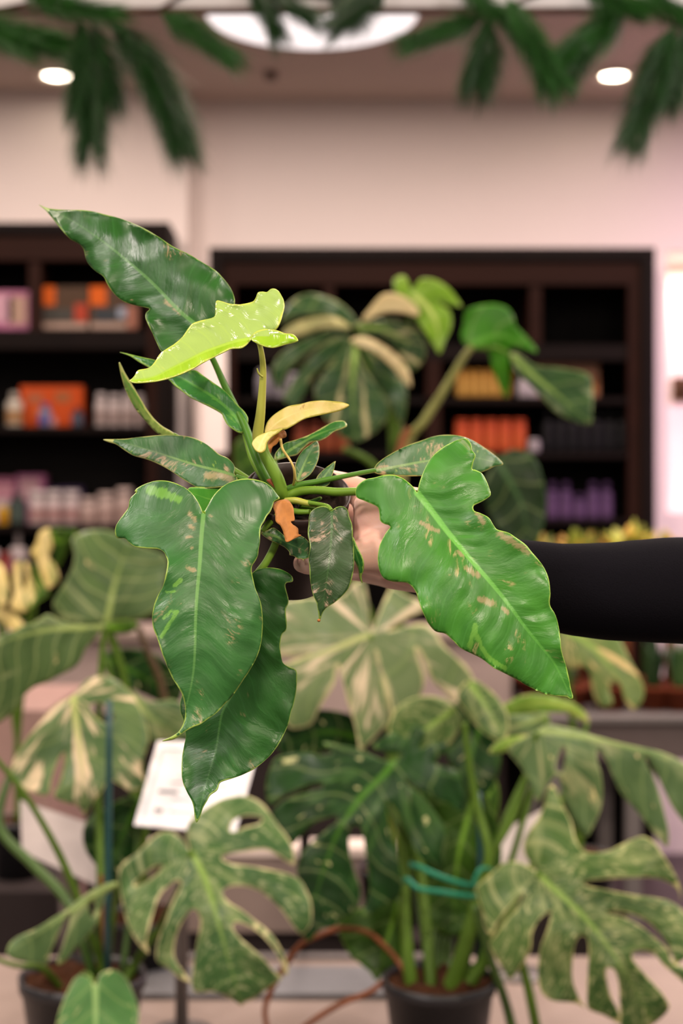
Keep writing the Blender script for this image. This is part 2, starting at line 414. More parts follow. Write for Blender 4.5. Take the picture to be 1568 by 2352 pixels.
# tall white panel between the two units
pm = plain('white_panel', '#ddd0c9', .6, .3, .03, 6)
e = empty('white_display_panel', (X(480, 5.6), 5.6, 0))
box_obj('panel', X(446, 5.6), X(520, 5.6), 5.6, 5.62, Z(1040, 5.6), Z(770, 5.6), pm, e, .004)
box_obj('edge_batten', X(446, 5.6), X(458, 5.6), 5.585, 5.6, Z(1040, 5.6), Z(770, 5.6), plain('grey_batten', '#a99a92', .5), e, .002)
bm = bmesh.new(); lathe(bm, [(.12, 0), (.12, .015), (.012, .02), (.012, Z(1030, 5.6))], (X(480, 5.6), 5.66, 0), 24); bm_obj('stand', bm, m_beam, e)
tag(e, 'narrow upright white panel in the gap between the shelf units', 'panel')

# ------------------------------------------------------------------ goods on the shelves
MC = {}
def cm(col, rough=.45):
    if (col, rough) not in MC: MC[(col, rough)] = plain('pack_' + col.strip('#'), tuple(v * .56 for v in lin(col)[:3]), rough, .12, .06, 25)
    return MC[(col, rough)]
def bottle(px, py, w, h, D, body, label_col, cap, label, group=None, name='bottle', capw=.5, caph=.22, lab=(.12, .62)):
    d = D; r = w / F * d / 2; H = h / F * d; c = (X(px, d), d, Z(py, d))
    e = empty(name, c)
    hb = H * (1 - caph)
    bm = bmesh.new(); lathe(bm, [(r * .94, 0), (r, hb * .03), (r, hb * .86), (r * .85, hb * .95), (r * capw, hb)], c, 22); bm_obj('body', bm, cm(body), e)
    bm = bmesh.new(); lathe(bm, [(r * capw * 1.08, hb), (r * capw * 1.08, H * .985), (r * capw, H)], c, 20); bm_obj('cap', bm, cm(cap), e)
    if label_col:
        bm = bmesh.new(); lathe(bm, [(r * 1.012, hb * lab[0]), (r * 1.015, hb * lab[0] + .001), (r * 1.015, hb * lab[1]), (r * 1.012, hb * lab[1] + .001)], c, 22, close=False); bm_obj('label_band', bm, cm(label_col), e)
    return tag(e, label, 'bottle' if name != 'jar' else 'jar', group)
def carton(x0, x1, y0, y1, D, col, prints, label, group=None, dep=.09, cat='box', name='carton'):
    d = D; e = empty(name, (X((x0 + x1) / 2, d), d + dep / 2, Z(y1, d)))
    ob = box_obj('box_body', X(x0, d), X(x1, d), d, d + dep, Z(y1, d), Z(y0, d), cm(col), e, .003)
    for i, (a, b, c_, f_, pc) in enumerate(prints):
        box_obj('printed_panel', X(x0 + (x1 - x0) * a, d), X(x0 + (x1 - x0) * b, d), d - .0012, d + .001, Z(y0 + (y1 - y0) * f_, d), Z(y0 + (y1 - y0) * c_, d), cm(pc), e)
    return tag(e, label, cat, group)
G = DL + .08
carton(-70, 72, 668, 757, G, '#c07898', [(.06, .7, .1, .8, '#d7a7b4'), (.62, .92, .15, .85, '#c9a58f')], 'pink carton on the top shelf at the left edge')
carton(-190, -90, 680, 757, G, '#a85a82', [(.1, .9, .2, .7, '#d7a7b4')], 'darker pink carton on the top shelf, mostly outside the frame')
carton(88, 203, 658, 757, G, '#55402f', [(.0, .34, .0, .44, '#e0661a'), (.02, .7, .52, .78, '#4b4a44'), (.72, .98, .40, .82, '#b5462f'), (.02, .98, .84, .98, '#b79c8c')], 'brown and orange patterned carton beside the pink carton')
carton(206, 318, 658, 757, G, '#55402f', [(.0, .34, .0, .44, '#e0661a'), (.1, .56, .52, .8, '#3d4347'), (.58, .74, .5, .72, '#a9b4c4'), (.76, .98, .45, .98, '#a8705c'), (.02, .75, .84, .98, '#b79c8c')], 'brown and orange patterned carton with a silver dot')
carton(46, 190, 886, 980, G + .06, '#d0521c', [(.12, .36, .2, .42, '#b06a48'), (.56, .8, .16, .4, '#a8683f'), (.2, .5, .52, .8, '#dd6a30')], 'wide bright orange carton on the middle left shelf')
bottle(33, 980, 38, 78, G, '#c9bfae', '#a9825a', '#b9b0a2', 'cream bottle standing left of the wide orange carton')
bottle(104, 980, 30, 52, G - .03, '#8a8596', '#5b5c9a', '#4e4f8a', 'small blue capped bottle in front of the orange carton', capw=.6)
bottle(122, 980, 16, 24, G - .04, '#b98a86', None, '#c96a64', 'tiny pinkish jar in front of the orange carton', name='jar', capw=.8)
bottle(178, 980, 26, 44, G, '#3c4350', '#525a68', '#23262c', 'dark slate bottle at the right end of the orange carton')
for i, x in enumerate((232, 262, 292, 322)):
    bottle(x, 980, 27, 76 - 3 * (i % 2), G + .01, '#cdbdb8', '#a8938c', '#d6c9c6', 'white bottle in the row right of the orange carton', 'white bottles on the middle left shelf', capw=.7)
carton(-90, 34, 1096, 1205, G + .1, '#b06a88', [(.1, .96, .12, .4, '#c98f9b'), (.1, .9, .45, .95, '#c7b0ab')], 'mauve carton at the left end of the third shelf')
carton(38, 104, 1090, 1205, G + .1, '#a8628a', [(.1, .8, .08, .5, '#c49aa0')], 'magenta carton behind the dark green bottle', dep=.07)
carton(84, 190, 1118, 1205, G + .15, '#4a3560', [], 'dark violet carton behind the white tubs', dep=.05)
bottle(40, 1205, 40, 74, G, '#3c4a44', '#4d5a52', '#39453f', 'dark green bottle in front of the magenta carton', capw=.45)
bottle(8, 1205, 26, 50, G - .02, '#d6a72c', '#b98212', '#d8c8be', 'small yellow bottle at the left end of the third shelf')
for i, x in enumerate((86, 124, 164)):
    bottle(x, 1205, 38, 78, G, '#d5c3c0', '#b48d88', '#dccfcb', 'white tub with a pinkish label on the third shelf', 'white tubs on the third left shelf', name='jar', capw=.9, caph=.2)
for i, (x, h) in enumerate(((204, 62), (244, 74), (286, 84))):
    bottle(x, 1205, 40, h, G, '#cbb2a8', '#b3968c', '#d3bdb4', ['short beige tub right of the white tubs', 'medium beige tub between two beige tubs', 'tallest beige tub behind the foreground leaf'][i], name='jar', capw=.85)
for i, (x, h) in enumerate(((42, 96), (86, 66), (-20, 90))):
    bottle(x, 1318, 40 if i != 1 else 30, h, G, '#cdbfbd' if i != 1 else '#1d1c1e', '#b59c9c' if i != 1 else '#2a292b', '#c9bcba', ['tall white pump bottle on the fourth shelf above the yellow leaves', 'small black bottle beside the white pump bottle', 'white pump bottle at the left picture border'][i], capw=.3, caph=.34)
bottle(12, 1318, 34, 48, G - .03, '#8f3530', '#b06a66', '#a04a44', 'dark red jar beside the tall white pump bottle', name='jar', capw=.8)
# right unit
g = DR + .08
for i in range(6):
    bottle(1057 + i * 21, 912, 20.5, 62, g, '#b98a3c', '#c79a4c', '#b07f33', 'small mustard yellow bottle in the row beside the green leaf', 'mustard yellow bottles in the right unit', capw=.8, caph=.14)
carton(1228, 1376, 826, 912, g + .04, '#a8745a', [(.05, .95, .1, .4, '#b98a70'), (.7, .95, .5, .9, '#b06a34')], 'peach brown carton behind the drooping variegated leaf')
bottle(1203, 912, 30, 46, g - .02, '#c9bfc2', '#b7abb2', '#d5cccf', 'white bottle between the yellow bottles and peach carton', capw=.6)
bottle(1226, 912, 20, 30, g - .03, '#c9bfc2', None, '#d5cccf', 'tiny white jar in front of the peach carton', name='jar', capw=.8)
for i in range(5):
    bottle(1060 + i * 33, 1038, 31, 74, g, '#c4512a', '#cf5f34', '#b84a26', 'orange bottle in the orange row on the right unit', 'orange bottles in the right unit', capw=.9, caph=.1)
bottle(1226, 1060 - 22, 26, 28, g - .03, '#b9aeb2', None, '#cdc4c6', 'small white jar right of the orange bottles', name='jar', capw=.85)
for i in range(7):
    bottle(1258 + i * 28, 1038, 25, 92, g, '#141314', '#1c1b1d', '#101010', 'black bottle in the black row on the right unit', 'black bottles in the right unit', capw=.5)
for i in range(5):
    bottle(1268 + i * 31, 1192, 28, 84 if i != 2 else 58, g, '#5a4064', '#6a4e74', '#432f4c', 'purple bottle in the lowest visible row of the right unit' if i != 2 else 'short purple bottle amid taller purple bottles', 'purple bottles in the right unit' if i != 2 else None, capw=.6)
for i, (x, h) in enumerate(((604, 62), (640, 70), (676, 54))):
    bottle(x, 912, 32, h, g, '#a9a2a8', '#8f8890', '#b9b2b6', 'pale grey bottle left of the variegated plant', 'pale grey bottles in the right unit', capw=.7)
for i in range(4):
    bottle(690 + i * 32, 1038, 30, 66, g, '#7e3a22', '#8f4a2c', '#6a2f1c', 'dull rust bottle behind the cream leaf', 'rust bottles in the right unit', capw=.8)
bottle(762, 1192, 40, 160 - 84, g - .03, '#b9b0b4', '#a79ea4', '#c9c0c4', 'whitish bottle beyond the pot rim', capw=.7)
# thing on the niche ledge
e = empty('wall_bracket', (X(1572, WY + .3), WY + .3, Z(882, WY + .3)))
box_obj('plate', X(1545, WY + .32), X(1600, WY + .32), WY + .31, WY + .34, Z(920, WY + .32), Z(866, WY + .32), cm('#6e5038'), e, .004)
box_obj('hook', X(1560, WY + .3), X(1580, WY + .3), WY + .26, WY + .31, Z(906, WY + .3), Z(882, WY + .3), cm('#4e3826'), e, .003)
tag(e, 'brown bracket on the back of the lit wall niche', 'bracket')
# ------------------------------------------------------------------ held philodendron
m_pot = plain('pot_plastic', '#2d1f1b', .45, .4, .15, 60)
m_soil = plain('potting_bark', '#1d130d', .9, .2, .6, 120, bump=.8)
LG = leafmat('philodendron_green', '#2f6327', '#25521f', '#568a42', 5.5, '#5d9a3e', .70, .76, .012, .004, 1.0, None, rough=.36, scar='#a08a62', sclo=.72, veinc='#3f7a3c', edge='#8aa850', edgew=1.2, marks=True)
LF = leafmat('philodendron_front', '#386f34', '#2f602c', '#6ba054', 6.0, '#6fb048', .70, .73, .014, .005, 2.0, None, rough=.36, scar='#a3946a', sclo=.69, veinc='#45803f', edge='#9dbb55', edgew=1.5, marks=True)
LB = leafmat('philodendron_bright', '#45892c', '#367425', '#6eb94c', 9.0, '#8fce55', .70, .73, .013, .006, 5.0, None, rough=.36, scar='#a8a268', sclo=.66, veinc='#559a45', edge='#9cc455', edgew=1.5, marks=True)
LD = leafmat('philodendron_dark', '#314f28', '#28411f', '#3f6434', 4.0, '#7d8a52', .72, .78, .016, .006, 3.0, None, rough=.34, scar='#a58f78', sclo=.60, veinc='#385f35', edge='#83a04a', edgew=1.6)
LV = leafmat('philodendron_variegated', '#3f6f3a', '#335f33', '#6f9650', 4.0, '#8a8f5e', .58, .68, .011, .022, 4.0, '#7fa047', .62, .68, .035, rough=.4, scar='#b09a78', sclo=.6, edge='#a3a860', edgew=1.0, marks=True)
LL = leafmat('philodendron_lime', '#a6cf38', '#93c02c', '#b0d650', 4.0, '#d0d860', .62, .74, .02, .006, 6.0, None, rough=.2, veinc='#bfe060', veina=.15, edge='#c8d860', spec=.55, side=('#a8c86a', -2, 6), trans=.2, bump=.45)
LC = leafmat('cataphyll_cream', '#f0dd9a', '#d9cf74', '#ece09a', 3.0, None, rough=.5, edge='#b9b552', speck='#c3a763', slo=.6, shi=.75, trans=.25)
m_pet = plain('petiole_green', '#64882a', .45, .2, .18, 60, stretch=(1, 1, .3))
m_petl = plain('petiole_lime', '#a0a544', .4, .4, .15, 60, stretch=(1, 1, .3))
m_petd = plain('petiole_dark', '#467522', .45, .2, .15, 60)
m_dry = plain('dry_sheath', '#a36c38', .6, .2, .6, 110, bump=.7, stretch=(1, 1, .25))
m_root = plain('aerial_root', '#b9a257', .5, .3, .2, 120)

potA, potB = P(683, 1128, 1.005), P(664, 1328, 1.048)
phil = empty('potted_philodendron', potB)
ax = (potA - potB); HL = ax.length
Mq = ax.to_track_quat('Z', 'Y').to_matrix()
R1, R0 = .0372, .0285
bm = bmesh.new()
lathe(bm, [(R0 - .002, 0), (R0, .002), (R1 - .0025, HL - .012), (R1 - .0022, HL - .010), (R1, HL - .009), (R1 + .0006, HL), (R1 - .0012, HL + .0004), (R1 - .003, HL - .009), (R1 - .005, HL - .014)], potB, 56, Mq, close=False)
f0 = [v for v in bm.verts][:56]; bm.faces.new(f0[::-1])
bm_obj('pot', bm, m_pot, phil)
bm = bmesh.new()
N = 40
vv = [bm.verts.new(potB + Mq @ Vector((0, 0, HL - .010)))]; rings = []
for k in range(1, 9):
    r = (R1 - .0045) * k / 8
    rings.append([bm.verts.new(potB + Mq @ Vector((r * math.cos(2 * math.pi * i / N), r * math.sin(2 * math.pi * i / N), HL - .012 + .004 * mnoise.noise(Vector((r * 300 * math.cos(2 * math.pi * i / N), r * 300 * math.sin(2 * math.pi * i / N), 0)))))) for i in range(N)])
for i in range(N): bm.faces.new((vv[0], rings[0][i], rings[0][(i + 1) % N]))
for a, b in zip(rings, rings[1:]):
    for i in range(N): bm.faces.new((a[i], b[i], b[(i + 1) % N], a[(i + 1) % N]))
bm_obj('soil', bm, m_soil, phil)

# upper left big leaf
z1 = lambda p: T(p, 2, 0, 400)
L = blade('leaf', phil, [z1([(178,140),(205,152),(240,161),(310,165),(375,165),(430,172),(500,190),(570,210),(640,240),(715,280),(790,330),(870,370),(930,405),(985,440),(1020,475),(1055,520),(1074,560),(1076,600),(1050,660),(1000,720),(955,740),(915,725),(897,690),(893,720),(885,780),(850,830),(800,848),(745,818),(722,780),(700,730),(680,690),(668,660),(672,638),(688,620),(665,612),(630,605),(590,594),(560,580),(530,555),(505,525),(490,500),(475,470),(440,445),(410,415),(395,385),(387,350),(370,325),(345,310),(325,300),(300,275),(270,240),(255,220),(235,195),(205,162)])],
      z1([(897,690),(820,625),(700,500),(580,395),(460,300),(340,220),(255,175),(178,140)]), LG, 1.035, 1.10, bow=-8, side=.05, fold=-.02, rip=8.7, rips=55, marks={'tan': [(z1([(762,585),(790,605),(828,635)]), 16), (z1([(600,578),(612,580)]), 7)]}, quilt=0.37, step=7, seed=1, wave=5.6)
stem('petiole', [(449,745,1.037,6),(470,790,1.042,7),(492,832,1.045,7),(516,886,1.045,8),(538,930,1.04,8),(562,978,1.03,9),(585,1040,1.02,10),(612,1100,1.01,10),(640,1130,1.005,9)], m_petd, L)
# narrow leaf behind, left
z2 = lambda p: T(p, 2.24, 200, 600)
L = blade('leaf', phil, [z2([(170,470),(200,474),(230,482),(290,495),(350,508),(430,535),(520,560),(560,562),(600,590),(650,625),(700,660),(740,700),(780,745),(810,775),(828,810),(822,848),(805,880),(780,882),(750,865),(720,840),(700,805),(690,785),(640,755),(580,725),(530,700),(490,670),(450,640),(420,610),(360,570),(310,542),(270,520),(220,488)])],
      z2([(806,868),(750,785),(650,700),(500,610),(350,530),(170,470)]), leafmat('philodendron_narrow', '#3f8035', '#2f6c2e', '#5c9a40', 5, '#7cae48', .56, .66, .016, .02, 8.0, '#1f4f22', .66, .72, .05, rough=.3, edge='#8ab04a'), 1.03, 1.07, bow=-6, side=.14, fold=-.10, rip=3.7, rips=60, quilt=0.21, step=7, seed=2)
stem('petiole', [(559,986,1.031,6),(566,1010,1.03,7),(580,1055,1.022,8),(605,1100,1.012,8),(628,1130,1.008,8)], m_pet, L)
# thin curled leaf far left
L = blade('leaf', phil, [z2([(165,520),(170,555),(180,600),(195,650),(225,720),(265,780),(300,820),(340,865),(375,893),(420,910),(470,905),(430,875),(390,852),(350,818),(310,768),(280,718),(250,668),(220,618),(195,578),(176,540)])],
      z2([(450,895),(375,868),(300,790),(235,690),(190,600),(165,520)]), leafmat('philodendron_edge_on', '#6f9a3a', '#4f8433', '#93ab50', 9, None, rough=.35, edge='#a9b05a'), 1.05, 1.08, side=-.5, rip=2, step=6, seed=3)
stem('petiole', [(398,1000,1.05,7),(450,1030,1.045,8),(520,1070,1.03,8),(600,1120,1.012,8),(640,1135,1.006,8)], m_pet, L)
# left pointed leaf
L = blade('leaf', phil, [z2([(85,918),(140,917),(200,915),(260,908),(330,900),(400,895),(470,897),(530,905),(570,918),(610,940),(650,970),(680,995),(720,1012),(750,1040),(760,1065),(756,1090),(772,1115),(768,1135),(740,1152),(690,1162),(640,1166),(580,1165),(540,1150),(490,1120),(440,1085),(380,1050),(310,1020),(240,1000),(190,970),(150,942),(110,930)])],
      z2([(765,1105),(680,1080),(560,1050),(420,1005),(280,960),(170,930),(85,918)]), LV, 1.0, 1.055, bow=-5, side=.18, fold=.05, rip=3.7, rips=70, quilt=0.21, step=7, seed=4, marks={'tan': [(z2([(620,1110),(680,1100),(740,1120)]), 26)]})
stem('petiole', [(541,1094,1.0,6),(580,1110,1.0,7),(640,1132,1.0,7)], m_petd, L)
# small lime green leaf peeking behind the front left sinus
L = blade('leaf', phil, [[(430,1126),(450,1118),(485,1120),(520,1118),(560,1122),(560,1150),(520,1185),(470,1200),(440,1170)]], [(555,1135),(500,1150),(435,1130)], leafmat('philodendron_small_lime', '#4f9a2e', '#3f8a2a', '#7ab84a', 4, rough=.35), 1.0, 1.0, step=8, seed=5)
stem('petiole', [(555,1135,1.0,5),(600,1138,1.0,6),(640,1136,1.0,6)], m_pet, L)
# lime new leaf on top
lime = [z2([(218,616),(232,604),(245,588),(262,562),(300,555),(325,545),(350,515),(375,478),(410,450),(450,425),(490,390),(520,345),(545,318),(590,305),(650,290),(660,262),(663,208),(690,207),(730,218),(790,222),(850,210),(868,190),(880,162),(905,158),(925,160),(945,145),(965,143),(985,155),(1000,178),(1012,205),(1015,235),(1005,275),(990,320),(965,356),(905,375),(848,402),(820,430),(790,448),(740,452),(700,470),(650,495),(600,520),(550,550),(500,575),(440,598),(390,612),(330,622),(270,627),(235,625)]),
        z2([(843,388),(870,362),(910,350),(950,352),(985,358),(1020,372),(1062,378),(1085,405),(1068,418),(1020,430),(985,440),(950,445),(910,438),(870,420),(848,408)])]
L = blade('leaf', phil, lime, z2([(850,398),(770,412),(680,440),(600,470),(520,510),(440,550),(340,600),(218,618)]), LL, .985, .955, bow=4, side=.34, fold=-.14, curl=-1.0, rip=5.6, rips=34, quilt=0.41, sp=30, step=6, seed=6, poly_off=(0, -.004))
stem('petiole', [(584,780,.984,5),(595,790,.985,5.5),(601,815,.986,6.5),(604,850,.988,7.5),(602,900,.99,9),(598,950,.992,11),(592,1000,.995,13),(597,1020,.995,13)], m_petl, L, groove=.25)
stem('bud_scar', [(603,866,.985,2.5),(594,858,.983,2.2),(590,846,.982,1.4)], m_petl, L, n=6)
# main stem
stem('stem', [(598,1000,.998,13),(606,1040,.997,13),(625,1075,.996,14),(640,1105,.996,14),(650,1140,1.0,14),(655,1165,1.02,13)], m_pet, phil)
# cream sheath leaf
L = blade('sheath_leaf', phil, [z2([(1347,742),(1320,728),(1270,721),(1210,717),(1150,722),(1100,735),(1040,745),(990,770),(950,800),(925,832),(912,880),(930,905),(960,885),(985,868),(1020,865),(1060,845),(1110,815),(1160,800),(1230,785),(1300,768)]),
                          z2([(848,935),(870,905),(910,885),(960,868),(1005,862),(985,882),(950,905),(925,935),(917,970),(895,986),(870,978),(855,958)])],
      z2([(880,970),(915,900),(980,830),(1080,780),(1200,755),(1347,742)]), LC, .99, 1.0, bow=3, side=-.2, fold=-.05, rip=2, step=6, seed=7, poly_off=(0, -.012))
L['label'] = 'cream sheath leaf'
# leaves behind the stem, right
L = blade('leaf', phil, [z2([(965,1025),(968,990),(990,960),(1020,935),(1070,920),(1120,903),(1170,880),(1230,845),(1280,824),(1320,823),(1337,846),(1310,862),(1270,877),(1230,907),(1190,925),(1150,932),(1110,965),(1080,995),(1040,1006),(1000,1018)])],
      z2([(966,1025),(1050,968),(1150,910),(1250,868),(1337,846)]), leafmat('philodendron_pale_edge', '#37752f', '#2d662b', '#77a850', 5, None, rough=.32, edge='#a3ad68', edgew=2), 1.03, 1.05, side=-.1, rip=3, quilt=0.25, step=6, seed=8)
stem('petiole', [(631,1058,1.03,4),(640,1090,1.02,5),(652,1125,1.01,6)], m_pet, L)
z3 = lambda p: T(p, 3.4844, 500, 980)
L = blade('leaf', phil, [z3([(630,432),(622,370),(620,310),(640,250),(680,190),(730,150),(780,115),(800,125),(812,170),(808,240),(790,300),(750,370),(700,412),(660,435)])], z3([(636,435),(690,300),(740,200),(788,118)]), LV, 1.0, 1.03, bow=2, fold=-.06, rip=2, step=6, seed=9)
stem('petiole', [(682,1105,1.0,3.5),(676,1120,1.0,4),(662,1132,1.002,5)], m_pet, L)
L = blade('leaf', phil, [z3([(770,500),(790,410),(840,350),(890,310),(938,278),(938,300),(925,360),(905,420),(890,460),(850,480),(790,470)])], z3([(780,480),(850,400),(937,280)]), LV, 1.005, 1.02, fold=-.05, rip=2, step=6, seed=10)
stem('petiole', [(724,1118,1.006,3),(700,1128,1.005,4),(668,1136,1.003,4)], m_pet, L)
L = blade('leaf', phil, [z3([(735,590),(770,575),(820,560),(830,580),(790,605),(750,615)])], z3([(737,597),(830,570)]), LG, 1.004, 1.0, step=6, seed=11)
stem('petiole', [(712,1151,1.004,3),(690,1148,1.004,3),(664,1142,1.004,4)], m_pet, L)
# right side leaf behind the bright one
z5 = lambda p: T(p, 1.98985, 780, 960)
L = blade('leaf', phil, [z5([(157,245),(165,215),(200,185),(250,155),(310,125),(370,105),(430,85),(490,78),(550,83),(600,100),(650,130),(700,165),(735,195),(744,214),(710,220),(680,235),(640,250),(600,257),(500,262),(400,264),(300,265),(230,262),(180,256)])],
      z5([(157,243),(300,215),(450,190),(600,180),(744,214)]), LV, 1.02, 1.065, bow=-4, side=-.18, fold=.04, rip=3.1, rips=60, quilt=0.21, step=7, seed=12, marks={'tan': [(z5([(170,230),(230,225)]), 12), (z5([(270,225),(350,240)]), 10)]})
stem('petiole', [(862,1080,1.02,5),(820,1088,1.015,5.5),(770,1098,1.01,6),(720,1108,1.004,7),(690,1113,1.0,7),(655,1126,1.0,9)], m_petd, L)
# front left heart shaped leaf
z4 = lambda p: T(p, 2.6133, 230, 1080)
L = blade('leaf', phil, [z4([(616,256),(600,215),(570,165),(530,120),(480,90),(430,70),(380,62),(330,65),(280,80),(240,98),(215,115),(207,130),(218,130),(205,145),(185,165),(175,190),(170,225),(145,260),(120,295),(98,330),(90,365),(95,395),(110,408),(150,410),(175,435),(210,460),(260,468),(310,471),(355,475),(385,495),(395,520),(404,545),(400,590),(390,640),(376,700),(350,745),(330,790),(318,840),(313,890),(320,950),(340,1000),(352,1040),(375,1110),(400,1170),(430,1240),(460,1290),(490,1340),(505,1390),(512,1430),(510,1480),(500,1520),(470,1570),(420,1603),(373,1624),(410,1621),(450,1610),(500,1575),(550,1545),(600,1525),(650,1490),(700,1455),(750,1400),(800,1345),(850,1270),(890,1210),(930,1140),(955,1080),(968,1010),(973,940),(972,880),(965,810),(950,760),(930,710),(918,660),(908,610),(910,575),(930,545),(945,510),(950,470),(958,430),(960,380),(965,340),(985,305),(1000,275),(1020,250),(1035,215),(1042,190),(1060,178),(1077,170),(1060,145),(1030,105),(990,75),(940,58),(890,52),(840,55),(790,70),(740,95),(700,130),(670,170),(640,225),(624,252)])],
      z4([(620,258),(607,400),(597,560),(580,750),(572,900),(569,1050),(560,1200),(540,1320),(510,1440),(470,1550),(373,1624)]), LF, .95, .91, bow=-10, side=-.02, fold=.03, curl=2.2, rip=5.6, rips=75, quilt=0.29, step=6, seed=13, marks={'spl': [(z4([(300,120),(380,140),(470,175)]), 22), (z4([(480,660),(450,690)]), 12), (z4([(400,735),(450,728)]), 7), (z4([(468,850),(440,880),(410,930),(365,1005)]), 8), (z4([(468,850),(430,845),(380,890)]), 6)], 'tan': [(z4([(540,270),(570,300)]), 17), (z4([(540,340),(560,350)]), 13), (z4([(520,405),(545,400)]), 12), (z4([(545,465),(550,470)]), 10), (z4([(520,585),(560,600)]), 14), (z4([(655,268),(672,275)]), 8)]}, wave=3.5)
stem('petiole', [(466,1180,.952,6),(500,1172,.966,7),(560,1160,.98,8),(620,1148,.998,9),(645,1138,1.0,9)], m_pet, L)
# leaf hanging below it
L = blade('leaf', phil, [z4([(880,650),(900,628),(930,602),(970,588),(1020,586),(1070,592),(1110,608),(1145,630),(1157,655),(1150,670),(1120,675),(1110,690),(1115,720),(1128,770),(1128,800),(1115,830),(1115,870),(1120,920),(1115,960),(1095,980),(1085,1010),(1080,1060),(1085,1110),(1095,1155),(1130,1180),(1175,1200),(1181,1250),(1175,1330),(1160,1410),(1145,1450),(1130,1520),(1090,1610),(1040,1690),(980,1750),(920,1795),(850,1830),(790,1850),(740,1865),(715,1880),(700,1920),(660,1950),(640,1985),(615,2030),(600,2080),(578,2115),(568,2085),(562,2030),(550,1985),(520,1930),(495,1870),(488,1800),(492,1720),(505,1650),(515,1590),(500,1500),(482,1450),(485,1380),(520,1280),(580,1180),(640,1050),(700,900),(780,760)])],
      z4([(890,650),(900,850),(890,1050),(860,1230),(790,1350),(735,1450),(715,1550),(695,1680),(660,1800),(620,1950),(578,2115)]), LG, .985, .965, bow=8, side=.06, fold=.05, curl=2.0, rip=6.2, rips=60, quilt=0.46, step=7, seed=14, wave=4.2)
stem('petiole', [(592,1316,.987,9),(612,1290,.988,9),(632,1250,.99,9),(642,1210,.993,9),(650,1160,1.0,9)], m_pet, L, groove=.3)
# bright right leaf
L = blade('leaf', phil, [z5([(352,340),(340,320),(315,295),(280,272),(240,260),(200,262),(160,272),(120,280),(90,300),(75,320),(72,345),(80,365),(110,378),(150,395),(175,410),(182,440),(185,470),(205,485),(223,490),(231,500),(215,520),(195,555),(180,590),(174,640),(180,690),(200,730),(240,747),(300,752),(330,770),(350,800),(365,850),(385,900),(410,945),(440,975),(480,985),(510,1010),(550,1050),(600,1075),(650,1100),(700,1140),(750,1165),(800,1190),(860,1225),(920,1255),(980,1270),(1035,1275),(1053,1285),(1066,1276),(1055,1235),(1045,1180),(1030,1120),(1012,1060),(1008,1010),(1000,960),(985,900),(960,855),(962,800),(955,740),(935,690),(905,645),(875,610),(850,580),(810,550),(770,525),(720,510),(700,485),(680,455),(640,435),(615,425),(612,402),(640,387),(670,370),(690,350),(682,320),(670,290),(650,255),(620,238),(605,233),(610,205),(620,170),(605,148),(600,120),(585,100),(565,94),(530,105),(480,130),(440,160),(410,195),(385,240),(365,290),(356,330)])],
      z5([(353,342),(420,425),(500,530),(600,650),(700,765),(780,865),(850,960),(920,1045),(985,1130),(1058,1282)]), LB, .965, .925, bow=-8, side=-.03, fold=-.05, curl=2.6, rip=6.2, rips=65, quilt=0.54, sp=48, step=6, seed=15, marks={'spl': [(z5([(620,945),(606,1000),(592,1045)]), 11), (z5([(622,985),(650,1055),(690,1105),(752,1142)]), 11)], 'tan': [(z5([(625,435),(660,480)]), 16), (z5([(730,530),(800,570),(860,615)]), 22), (z5([(535,610),(560,630)]), 12), (z5([(580,690),(630,720)]), 20), (z5([(640,830),(700,850)]), 22), (z5([(745,870),(765,890)]), 14), (z5([(370,480),(450,520)]), 14)]}, wave=4.2)
stem('petiole', [(957,1132,.967,6),(920,1128,.975,8),(860,1128,.984,9),(815,1129,.988,9.5),(770,1130,.992,10),(730,1126,.995,9.5),(690,1128,.998,10),(655,1140,1.0,11)], m_pet, L)
# small dark leaf in front of the pot
L = blade('leaf', phil, [z3([(910,672),(895,655),(860,640),(820,640),(780,655),(745,685),(730,730),(728,780),(720,830),(722,880),(735,930),(735,990),(728,1050),(732,1120),(735,1190),(745,1260),(760,1340),(790,1410),(800,1470),(808,1530),(812,1558),(825,1530),(840,1490),(870,1450),(930,1410),(990,1360),(1040,1300),(1070,1230),(1085,1150),(1090,1060),(1088,990),(1080,900),(1080,830),(1070,770),(1050,720),(1042,680),(1020,650),(985,638),(950,645),(920,665)])],
      z3([(911,672),(912,800),(903,950),(888,1100),(868,1250),(843,1400),(812,1556)]), LD, .962, .945, bow=-6, fold=-.02, curl=8, rip=2.5, rips=40, quilt=0.21, sp=34, step=6, seed=16)
bm = bmesh.new(); bmesh.ops.create_uvsphere(bm, u_segments=12, v_segments=8, radius=.0011); bmesh.ops.translate(bm, verts=bm.verts, vec=P(732, 1425, .9445)); bm_obj('leaf_tip', bm, m_dry, L, True)
stem('petiole', [(761,1173,.962,4.5),(752,1163,.966,5),(730,1158,.978,5),(700,1154,.99,5.5),(672,1152,1.0,6)], m_pet, L)
L = blade('leaf', phil, [z3([(1060,880),(1085,890),(1110,950),(1150,1030),(1168,1090),(1165,1150),(1150,1200),(1157,1252),(1135,1210),(1125,1140),(1100,1080),(1080,1050),(1050,960)])], z3([(1060,885),(1110,1020),(1140,1130),(1156,1250)]), leafmat('philodendron_sliver', '#38802f', '#2d7029', '#5f9a45', 3, rough=.35), .968, .965, side=.2, step=6, seed=17)
stem('petiole', [(805,1234,.968,3),(780,1190,.975,4),(735,1172,.985,4.5),(690,1165,1.0,5)], m_pet, L)
